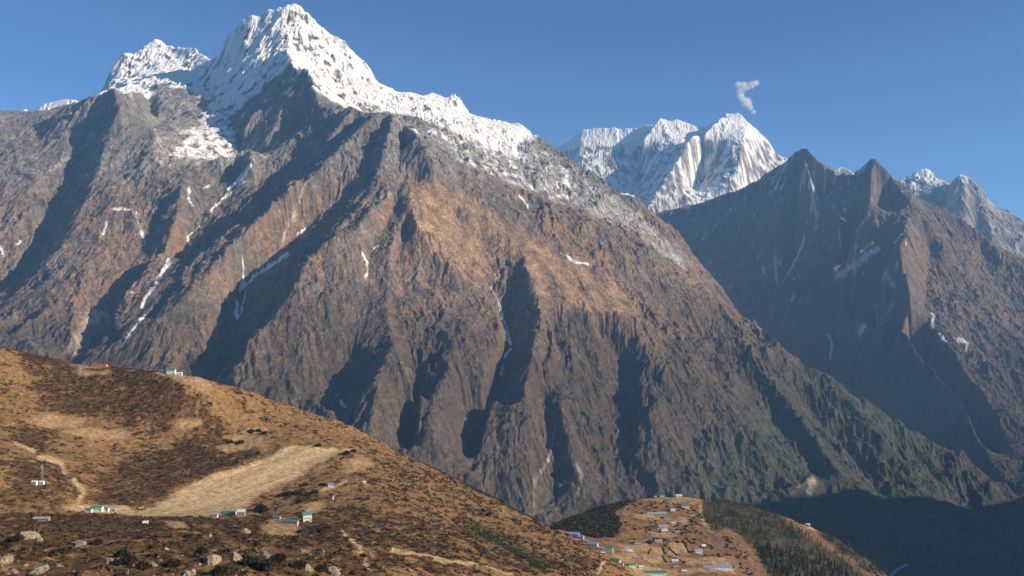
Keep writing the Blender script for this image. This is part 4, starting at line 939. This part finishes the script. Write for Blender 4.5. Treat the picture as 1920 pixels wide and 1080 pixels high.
# ------------------------------------------------------------------ vegetation
def col_mesh(name, V, Fq, colr, m, parent=None):
    """mesh of triangles with a colour per vertex"""
    me = bpy.data.meshes.new(name)
    V = np.asarray(V, np.float32); Fq = np.asarray(Fq, np.int32)
    me.vertices.add(len(V)); me.vertices.foreach_set('co', V.ravel())
    me.loops.add(Fq.size); me.loops.foreach_set('vertex_index', Fq.ravel())
    k = Fq.shape[1]
    me.polygons.add(len(Fq)); me.polygons.foreach_set('loop_start', np.arange(0, Fq.size, k, dtype=np.int32)); me.polygons.foreach_set('loop_total', np.full(len(Fq), k, np.int32))
    me.update(calc_edges=True)
    at = me.attributes.new('Col', 'FLOAT_COLOR', 'POINT')
    at.data.foreach_set('color', np.concatenate([colr, np.zeros((len(V), 1))], 1).astype(np.float32).ravel())
    me.materials.append(m)
    return link(name, me, parent)
MAT_LEAF = terrain_material('foliage', 0.7, 2.5, 0.3, 0.3, amt=0.4)
def leaf_cloud(P, size, rs):
    """small irregular triangles at the points P"""
    n = len(P)
    a = rs.randn(n, 3, 3); a -= a.mean(1, keepdims=True)
    a /= np.linalg.norm(a, axis=2, keepdims=True) + 1e-6
    V = P[:, None, :] + a * (size * (0.6 + 0.8 * rs.rand(n, 1)))[..., None]
    return V.reshape(-1, 3), np.arange(n * 3).reshape(-1, 3)
rs = np.random.RandomState(77)
def conifer_crown(rs, n=210, h=11.0, r=2.5):
    t = rs.rand(n) ** 0.8
    zz = 1.2 + t * (h - 1.2)
    tier = 0.72 + 0.28 * np.cos(zz * 4.2 + rs.rand() * 6)
    rad = r * (1 - t) ** 0.85 * tier * np.sqrt(0.25 + 0.75 * rs.rand(n))
    th = rs.rand(n) * 2 * np.pi
    lop = 1 + 0.3 * np.cos(th - rs.rand() * 6)
    P = np.stack([rad * np.cos(th) * lop, rad * np.sin(th) * lop, zz - 0.25 * rad], 1)
    return leaf_cloud(P, 0.75, rs)
def cone(r0, r1, z0, z1, n=7):
    V = [(r0 * math.cos(2 * math.pi * i / n), r0 * math.sin(2 * math.pi * i / n), z0) for i in range(n)] + [(r1 * math.cos(2 * math.pi * i / n), r1 * math.sin(2 * math.pi * i / n), z1) for i in range(n)]
    Fc = [(i, (i + 1) % n, n + (i + 1) % n, n + i) for i in range(n)] + [tuple(range(2 * n - 1, n - 1, -1))]
    return V, Fc
M_BARK = mat('bark', (0.09, 0.065, 0.045), 0.95, 0.4)
PINE = np.array([0.075, 0.082, 0.034])
protos = []
for k in range(5):
    V, Fq = conifer_crown(rs, 230, 8.5 + k * 0.8, 2.5 + 0.3 * k)
    cr = col_mesh('crown', V, Fq, PINE * (0.6 + 0.9 * rs.rand(len(V) // 3).repeat(3))[:, None] * np.array([1 + 0.25 * (k == 2), 1, 1]), MAT_LEAF)
    TVt, TFt = cone(0.32, 0.05, -1.0, 9.0)
    tr = mesh_from('trunk', TVt, TFt, M_BARK)
    protos.append((cr.data, tr.data, V, Fq))
    bpy.data.objects.remove(cr); bpy.data.objects.remove(tr)
def sample_in(T, polys, spacing, rs, ulim=1700):
    uu, vv = T.uv()
    m = np.zeros(uu.shape, bool)
    for p in polys: m |= inpoly(uu, vv, p)
    jj, ii = np.nonzero(m)
    area = len(jj) * T.st ** 2
    n = int(area / spacing ** 2)
    k = rs.randint(0, len(jj), n)
    x = T.x0 + (ii[k] + rs.rand(n)) * T.st; y = T.y0 + (jj[k] + rs.rand(n)) * T.st
    return x, y, T.at(x, y)
tx, ty, tz = sample_in(TV, [WOOD2, WOOD3], 6.2, rs)
clump = fbm(tx / 45, ty / 45, 3, 301)
keep = clump + 0.35 * rs.randn(len(tx)) > -0.12
tx, ty, tz = tx[keep], ty[keep], tz[keep]
uu = U0 + tx / ty * F; vv = V0 - tz / ty * F
order = np.argsort(ty + 4000 * (vv > 1092))
G3 = 'conifers on the right slope of the village hill'
for q in order[:290]:
    cd, td, V, Fq = protos[rs.randint(5)]
    e = bpy.data.objects.new('conifer', None); sc.collection.objects.link(e)
    s_ = 0.4 + 0.8 * rs.rand()
    e.location = (tx[q], ty[q], tz[q]); e.rotation_euler = (0, 0, rs.rand() * 6.28); e.scale = (s_, s_, s_ * (0.9 + 0.3 * rs.rand()))
    tag(e, 'dark green conifer in the wood on the right slope of the village hill', 'tree', G3)
    link('crown', cd, e); link('trunk', td, e)
def mass(name, xs, ys, zs, protoV, sizes, cols, label, zscale=1.0):
    Vs, Fs, Cs, n0 = [], [], [], 0
    for i in range(len(xs)):
        V, Fq = protoV[rs.randint(len(protoV))]
        a = rs.rand() * 6.28; c, s_ = math.cos(a) * sizes[i], math.sin(a) * sizes[i]
        Vr = np.stack([V[:, 0] * c - V[:, 1] * s_ + xs[i], V[:, 0] * s_ + V[:, 1] * c + ys[i], V[:, 2] * sizes[i] * zscale + zs[i]], 1)
        Vs.append(Vr); Fs.append(Fq + n0); n0 += len(V)
        Cs.append(cols[i] * (0.65 + 0.7 * rs.rand(len(V), 1)))
    o = col_mesh(name, np.concatenate(Vs), np.concatenate(Fs), np.concatenate(Cs), MAT_LEAF)
    return tag(o, label, kind='stuff')
rest = order[290:]
lowp = [conifer_crown(rs, 70, 9.5, 3.0) for _ in range(4)]
mass('conifer_wood', tx[rest], ty[rest], tz[rest], lowp, 0.35 + 0.85 * rs.rand(len(rest)), PINE * (0.7 + 0.7 * rs.rand(len(rest), 1)), 'conifer wood on the far part of the village hill')
def bush_cloud(rs, n, r=1.0, hz=0.75, size=0.42):
    d = rs.randn(n, 3); d /= np.linalg.norm(d, axis=1, keepdims=True)
    d[:, 2] = np.abs(d[:, 2])
    rad = r * (0.45 + 0.55 * rs.rand(n) ** 0.5) * (1 + 0.25 * np.sin(d[:, 0] * 4 + rs.rand() * 6) * np.cos(d[:, 1] * 4))
    P = d * rad[:, None]; P[:, 2] *= hz
    return leaf_cloud(P, size * r, rs)
bushp = [bush_cloud(rs, 60) for _ in range(4)]
bx_, by_, bz_ = sample_in(TV, [WOOD1], 4.2, rs)
mass('dark_woodland', bx_, by_, bz_, bushp, 1.8 + 2.2 * rs.rand(len(bx_)), np.array([0.058, 0.052, 0.031]) * (0.7 + 0.7 * rs.rand(len(bx_), 1)), 'dark juniper woodland on the near knoll of the village hill')
# scattered bushes among the village
bx_, by_, bz_ = sample_in(TV, [[(1170, 935), (1310, 935), (1320, 1000), (1290, 1060), (1180, 1020), (1165, 960)], [(1335, 1000), (1380, 1010), (1440, 1095), (1390, 1095), (1300, 1060)], [(1470, 965), (1530, 990), (1660, 1080), (1640, 1080)]], 8.5, rs)
uu = U0 + bx_ / by_ * F; vv = V0 - bz_ / by_ * F
k = fbm(bx_ / 40, by_ / 40, 3, 311) > 0.0
for p in VF: k &= ~inpoly(uu, vv, p)
mass('village_shrubs', bx_[k], by_[k], bz_[k], bushp, 1.0 + 1.8 * rs.rand(k.sum()), np.array([0.06, 0.05, 0.028]) * (0.7 + 0.7 * rs.rand(k.sum(), 1)), 'dark shrubs scattered between the village fields')
# heath on the foreground hill
tuft = [bush_cloud(rs, 16, 1.0, 0.6, 0.6) for _ in range(6)]
N = 170000
hx = rs.uniform(-760, 420, N); hy = np.sqrt(rs.uniform(190 ** 2, 1230 ** 2, N))
def grid_at(T, A, x, y):
    return A[np.clip(((y - T.y0) / T.st).astype(int), 0, T.ny - 1), np.clip(((x - T.x0) / T.st).astype(int), 0, T.nx - 1)]
hz_ = TF.at(hx, hy)
hu = U0 + hx / hy * F; hv = V0 - hz_ / hy * F
hh = grid_at(TF, heath, hx, hy); open_ = np.maximum(grid_at(TF, rw, hx, hy), np.maximum(grid_at(TF, field, hx, hy), grid_at(TF, trail, hx, hy)))
cl = fbm(hx / 9, hy / 9, 2, 331)
pr = np.clip(0.10 + 0.50 * hh + 0.25 * cl, 0.012, 0.7) * (open_ < 0.3)
k = (rs.rand(N) < pr * 0.85) & (hu > -30) & (hu < 1260) & (hv < 1110)
hx, hy, hz_, hh = hx[k], hy[k], hz_[k], hh[k]
n = len(hx); print('shrubs', n)
sz = (0.55 + 1.0 * rs.rand(n) ** 2) * (0.75 + 0.5 * hh)
br_ = np.array([0.085, 0.052, 0.030]) * (0.55 + 0.9 * rs.rand(n, 1)); gr_ = np.array([0.055, 0.052, 0.026]) * (0.7 + 0.6 * rs.rand(n, 1))
isg = (rs.rand(n, 1) < 0.14)
mass('heath_shrubs', hx, hy, hz_ - 0.1, tuft, sz, np.where(isg, gr_, br_), 'low brown heath shrubs covering the sunlit hillside')
# dwarf juniper strips
for pts, w, nm_ in (([(885, 990), (930, 1015), (975, 1040), (1020, 1066)], 12, 'green shrub belt slanting down the open slope'), ([(870, 906), (910, 922), (950, 935), (990, 955)], 10, 'green shrub belt along the skyline of the slope')):
    P = [TF.ray(a, b) for a, b in pts]
    xs, ys = [], []
    for p, q in zip(P[:-1], P[1:]):
        m_ = 130
        t = rs.rand(m_)
        xs.append(p[0] + (q[0] - p[0]) * t + rs.randn(m_) * w * .35); ys.append(p[1] + (q[1] - p[1]) * t + rs.randn(m_) * w * .5)
    xs, ys = np.concatenate(xs), np.concatenate(ys)
    mass('shrub_belt', xs, ys, TF.at(xs, ys), bushp, 0.9 + 1.1 * rs.rand(len(xs)), np.array([0.075, 0.085, 0.032]) * (0.7 + 0.6 * rs.rand(len(xs), 1)), nm_)
# larger junipers that stand out one by one
bigp = []
for k in range(4):
    V, Fq = bush_cloud(rs, 420, 1.0, 0.85, 0.16)
    o = col_mesh('crown', V, Fq, np.array([0.034, 0.034, 0.02]) * (0.6 + 0.8 * rs.rand(len(V) // 3).repeat(3))[:, None], MAT_LEAF)
    bigp.append(o.data); bpy.data.objects.remove(o)
V, Fc = cone(0.10, 0.03, -0.3, 0.7, 6); stem = mesh_from('stem', V, Fc, M_BARK); sd_ = stem.data; bpy.data.objects.remove(stem)
def juniper(T, u, v, wpx, label, group=None):
    x, y, z = T.ray(u, v); r = wpx / 2 / F * y
    e = bpy.data.objects.new('juniper_bush', None); sc.collection.objects.link(e); e.location = (x, y + r * .5, z); e.scale = (r, r, r); e.rotation_euler = (0, 0, rs.rand() * 6.28)
    tag(e, label, 'bush', group or 'junipers on the hillside')
    link('crown', bigp[rs.randint(4)], e); link('stem', sd_, e)
juniper(TF, 487, 961, 30, 'biggest dark juniper bush on the right edge of the airstrip')
juniper(TF, 572, 911, 12, 'dark juniper bush left of the lone blue-roofed hut')
juniper(TF, 606, 911, 11, 'dark juniper bush touching the lone blue-roofed hut')
juniper(TF, 355, 726, 6, 'single dark bush in the middle of the pale slope below the ridge lodge')
juniper(TF, 1206, 1017, 22, 'dark juniper clump in the middle of the village', 'junipers in the village'); juniper(TV, 1218, 1020, 12, 'smaller dark juniper right of the village juniper clump', 'junipers in the village')
LJ = 'dark juniper bush among the heath of the sunlit hillside'
for a in ((540, 930, 18), (556, 928, 16), (575, 931, 16), (590, 926, 14), (524, 932, 12), (470, 812, 14), (484, 810, 12), (495, 814, 12), (450, 832, 14), (432, 831, 12), (560, 942, 12), (600, 1000, 20), (612, 994, 16), (560, 1000, 12), (300, 880, 9), (650, 852, 14), (662, 848, 12), (596, 838, 12), (300, 895, 10), (235, 1060, 36), (265, 1068, 30), (320, 1064, 30), (465, 1062, 36), (495, 1070, 40), (520, 1056, 30), (110, 1040, 22), (225, 1045, 26), (375, 1040, 26), (30, 1015, 24), (5, 1030, 24), (905, 960, 12), (915, 968, 12), (940, 930, 10), (560, 1066, 26), (600, 1072, 24), (410, 1078, 30), (680, 1045, 14), (880, 1036, 10), (180, 1022, 20), (440, 1002, 14), (350, 1010, 16)):
    juniper(TF, *a, LJ)

# ------------------------------------------------------------------ boulders
def boulder_mesh(seed, slab=1.0):
    r_ = np.random.RandomState(seed)
    bm = bmesh.new(); bmesh.ops.create_icosphere(bm, subdivisions=4, radius=1.0)
    planes = r_.randn(9, 3); planes /= np.linalg.norm(planes, axis=1, keepdims=True); dist = 0.40 + 0.42 * r_.rand(9)
    for vt in bm.verts:
        p = np.array(vt.co)
        s_ = 1.0
        dd = planes @ p
        for d_, q in zip(dist, dd):
            if q > d_: s_ = min(s_, d_ / q)
        p = p * s_
        p *= 1 + 0.05 * math.sin(p[0] * 9 + seed) * math.sin(p[1] * 8) + 0.03 * r_.randn()
        vt.co = (p[0] * 1.25, p[1], p[2] * 0.9 * slab)
    me = bpy.data.meshes.new('boulder'); bm.to_mesh(me); bm.free()
    return me
M_ROCK = [mat('pale_boulder_rock', (0.31, 0.245, 0.165), 0.95, 0.5, 0.9), mat('grey_boulder_rock', (0.24, 0.20, 0.15), 0.95, 0.45, 0.9)]
for m_ in M_ROCK:
    nt = m_.node_tree; nn = [x for x in nt.nodes if x.type == 'TEX_NOISE'][0]
    bp = nt.nodes.new('ShaderNodeBump'); bp.inputs['Strength'].default_value = 0.9; bp.inputs['Distance'].default_value = 0.6
    nt.links.new(nn.outputs[0], bp.inputs['Height']); nt.links.new(bp.outputs[0], nt.nodes['Principled BSDF'].inputs['Normal'])
bms = []
for k in range(8):
    for m_ in M_ROCK:
        me = boulder_mesh(k + 3, 0.8 + 0.1 * (k % 4)); me.materials.append(m_); bms.append(me)
GB = 'boulders on the lower slope'
def boulder(u, v, wpx, hpx, label, pale=0, T=None):
    x, y, z = (T or TF).ray(u, v)
    o = link('boulder', bms[rs.randint(8) * 2 + (0 if pale else 1)])
    w = wpx * 0.72 / F * y / 2.0; h = hpx * 0.72 / F * y / 1.3
    o.scale = (w, w * (0.7 + 0.4 * rs.rand()), h); o.location = (x, y + w * .3, z + h * 0.05); o.rotation_euler = (rs.uniform(-.25, .25), rs.uniform(-.25, .25), rs.uniform(-.6, .6))
    tag(o, label, 'boulder', GB)
for a in ((52, 1010, 50, 24, 'broad flat-topped grey boulder at the lower left, largest on the slope', 1), (73, 1014, 16, 14, 'small tan block leaning on the right end of the broad flat-topped boulder', 1), (145, 1022, 36, 26, 'squat rounded grey boulder right of the broad flat-topped one', 0),
          (395, 1058, 42, 48, 'jagged pale crag with upright ribs at the bottom centre left', 1), (440, 1052, 30, 34, 'pale ribbed crag just right of the jagged crag', 1), (497, 1045, 24, 26, 'squarish tan boulder right of the two ribbed crags', 0),
          (393, 1006, 9, 16, 'small pale pointed rock below the green-roofed lodge', 1), (461, 1000, 20, 16, 'slanted pale slab left of the square tan field', 1), (205, 1056, 26, 18, 'tan boulder above the dark hollow at the bottom', 1), (285, 1062, 30, 20, 'pale low boulder between two dark bushes near the bottom edge', 1),
          (10, 1058, 40, 30, 'pale jagged outcrop cut by the left edge of the frame', 1), (70, 1075, 60, 30, 'long broken grey outcrop at the bottom left', 0), (165, 1052, 16, 7, 'thin pale slab lying above the bottom left hollow', 1), (355, 1080, 44, 30, 'tan rounded outcrop at the bottom edge below the jagged crag', 1),
          (237, 1078, 16, 26, 'upright tan block at the bottom edge', 1), (625, 1078, 34, 34, 'dark-mouthed pale outcrop at the bottom edge right of centre left', 1), (575, 1068, 26, 20, 'pale twin-lobed rock left of the dark-mouthed outcrop', 1), (223, 970, 10, 6, 'white rock in front of the small grey stone hut', 1), (255, 963, 7, 5, 'white rock on the bare ground left of the digger', 1),
          (110, 1062, 22, 12, 'low grey rock above the long broken outcrop', 0), (25, 1075, 20, 14, 'small grey rock under the jagged left outcrop', 0), (310, 1033, 14, 12, 'small pale rock in the heath left of the jagged crag', 1)):
    boulder(*a)
LB = 'small pale rock lying in the heath of the lower slope'
for _ in range(170):
    bu, bv = rs.uniform(0, 720), rs.uniform(985, 1082)
    if rs.rand() > sstep(960, 1080, bv) + 0.1: continue
    w_ = rs.uniform(4, 12) * (0.5 + 0.5 * (bv > 1030))
    boulder(bu, bv, w_, w_ * rs.uniform(.5, .9), LB, rs.rand() < .6)
for _ in range(40):
    boulder(rs.uniform(0, 800), rs.uniform(720, 960), rs.uniform(2.5, 5), rs.uniform(2, 4), 'small pale rock lying on the upper hillside', 1)

# ------------------------------------------------------------------ the small cloud over the far peak
YC = 18500.0
blobs = [((cu, cv), r) for cu, cv, r in ((1385, 160, 10), (1394, 163, 12), (1402, 162, 9), (1409, 159, 9), (1417, 156, 8), (1387, 171, 8), (1389, 180, 9), (1393, 187, 10), (1399, 192, 12), (1404, 196, 9), (1408, 203, 7), (1413, 210, 6))]
me = bpy.data.meshes.new('cloud'); bm = bmesh.new(); bmesh.ops.create_icosphere(bm, subdivisions=3, radius=1.0)
ctr = wpt(1399, 182, YC)
for vt in bm.verts:
    vt.co = (ctr[0] + vt.co.x * 400, ctr[1] + vt.co.y * 210, ctr[2] + vt.co.z * 560)
bm.to_mesh(me); bm.free()
co_ = link('cloud', me)
cm = bpy.data.materials.new('cloud_vapour'); cm.use_nodes = True
nt = cm.node_tree; nt.nodes.remove(nt.nodes['Principled BSDF'])
pv = nt.nodes.new('ShaderNodeVolumePrincipled'); pv.inputs['Color'].default_value = (1, 1, 1, 1); pv.inputs['Anisotropy'].default_value = 0.0
g = nt.nodes.new('ShaderNodeNewGeometry'); n1 = nt.nodes.new('ShaderNodeTexNoise'); n1.inputs['Scale'].default_value = 0.011; n1.inputs['Detail'].default_value = 5; n1.inputs['Roughness'].default_value = 0.62
nt.links.new(g.outputs['Position'], n1.inputs['Vector'])
last = None
for (cu, cv), r in blobs:
    d = nt.nodes.new('ShaderNodeVectorMath'); d.operation = 'DISTANCE'; d.inputs[1].default_value = wpt(cu, cv, YC + rs.uniform(-30, 30))
    nt.links.new(g.outputs['Position'], d.inputs[0])
    f = nt.nodes.new('ShaderNodeMapRange'); f.inputs[1].default_value = 0; f.inputs[2].default_value = r / F * YC * 1.25; f.inputs[3].default_value = 1; f.inputs[4].default_value = 0
    nt.links.new(d.outputs['Value'], f.inputs[0])
    if last is None: last = f
    else:
        mx = nt.nodes.new('ShaderNodeMath'); mx.operation = 'MAXIMUM'
        nt.links.new(last.outputs[0], mx.inputs[0]); nt.links.new(f.outputs[0], mx.inputs[1]); last = mx
ad = nt.nodes.new('ShaderNodeMath'); ad.operation = 'ADD'; nt.links.new(last.outputs[0], ad.inputs[0]); nt.links.new(n1.outputs[0], ad.inputs[1])
mr = nt.nodes.new('ShaderNodeMapRange'); mr.inputs[1].default_value = 0.78; mr.inputs[2].default_value = 1.45; mr.inputs[3].default_value = 0.0; mr.inputs[4].default_value = 0.022
nt.links.new(ad.outputs[0], mr.inputs[0]); nt.links.new(mr.outputs[0], pv.inputs['Density'])
nt.links.new(pv.outputs[0], nt.nodes['Material Output'].inputs['Volume'])
me.materials.append(cm)
tag(co_, 'small white curl of cloud above the far snow mountain', 'cloud')

# white water of the river on the valley floor
M_WATER = mat('white_water', (0.24, 0.30, 0.36), 0.3, 0.6, 0.08)
P = []
for a in ((1702, 1060), (1694, 1064), (1686, 1068), (1680, 1073), (1672, 1080), (1650, 1090)):
    x, y, z = T1.ray(a[0], a[1]); x2, y2, z2 = T6.ray(a[0], a[1])
    if y2 < y: x, y, z = x2, y2, z2
    P.append((x, y, z + 4))
ribbon('river', P, 9, M_WATER)


# ------------------------------------------------------------------ haze
hz = bpy.data.meshes.new('haze'); bm = bmesh.new()
bmesh.ops.create_cube(bm, size=1.0)
bm.to_mesh(hz); bm.free()
ho = link('haze', hz)
ho.scale = (44000, 22000, 4200); ho.location = (0, 6000, 580)
hm = bpy.data.materials.new('haze'); hm.use_nodes = True
hn = hm.node_tree; hn.nodes.remove(hn.nodes['Principled BSDF'])
pv = hn.nodes.new('ShaderNodeVolumePrincipled')
pv.inputs['Color'].default_value = (0.30, 0.60, 1.0, 1)
pv.inputs['Density'].default_value = 3.2e-5
pv.inputs['Anisotropy'].default_value = 0.0
hn.links.new(pv.outputs[0], hn.nodes['Material Output'].inputs['Volume'])
hz.materials.append(hm)
tag(ho, 'thin blue valley haze', kind='stuff')
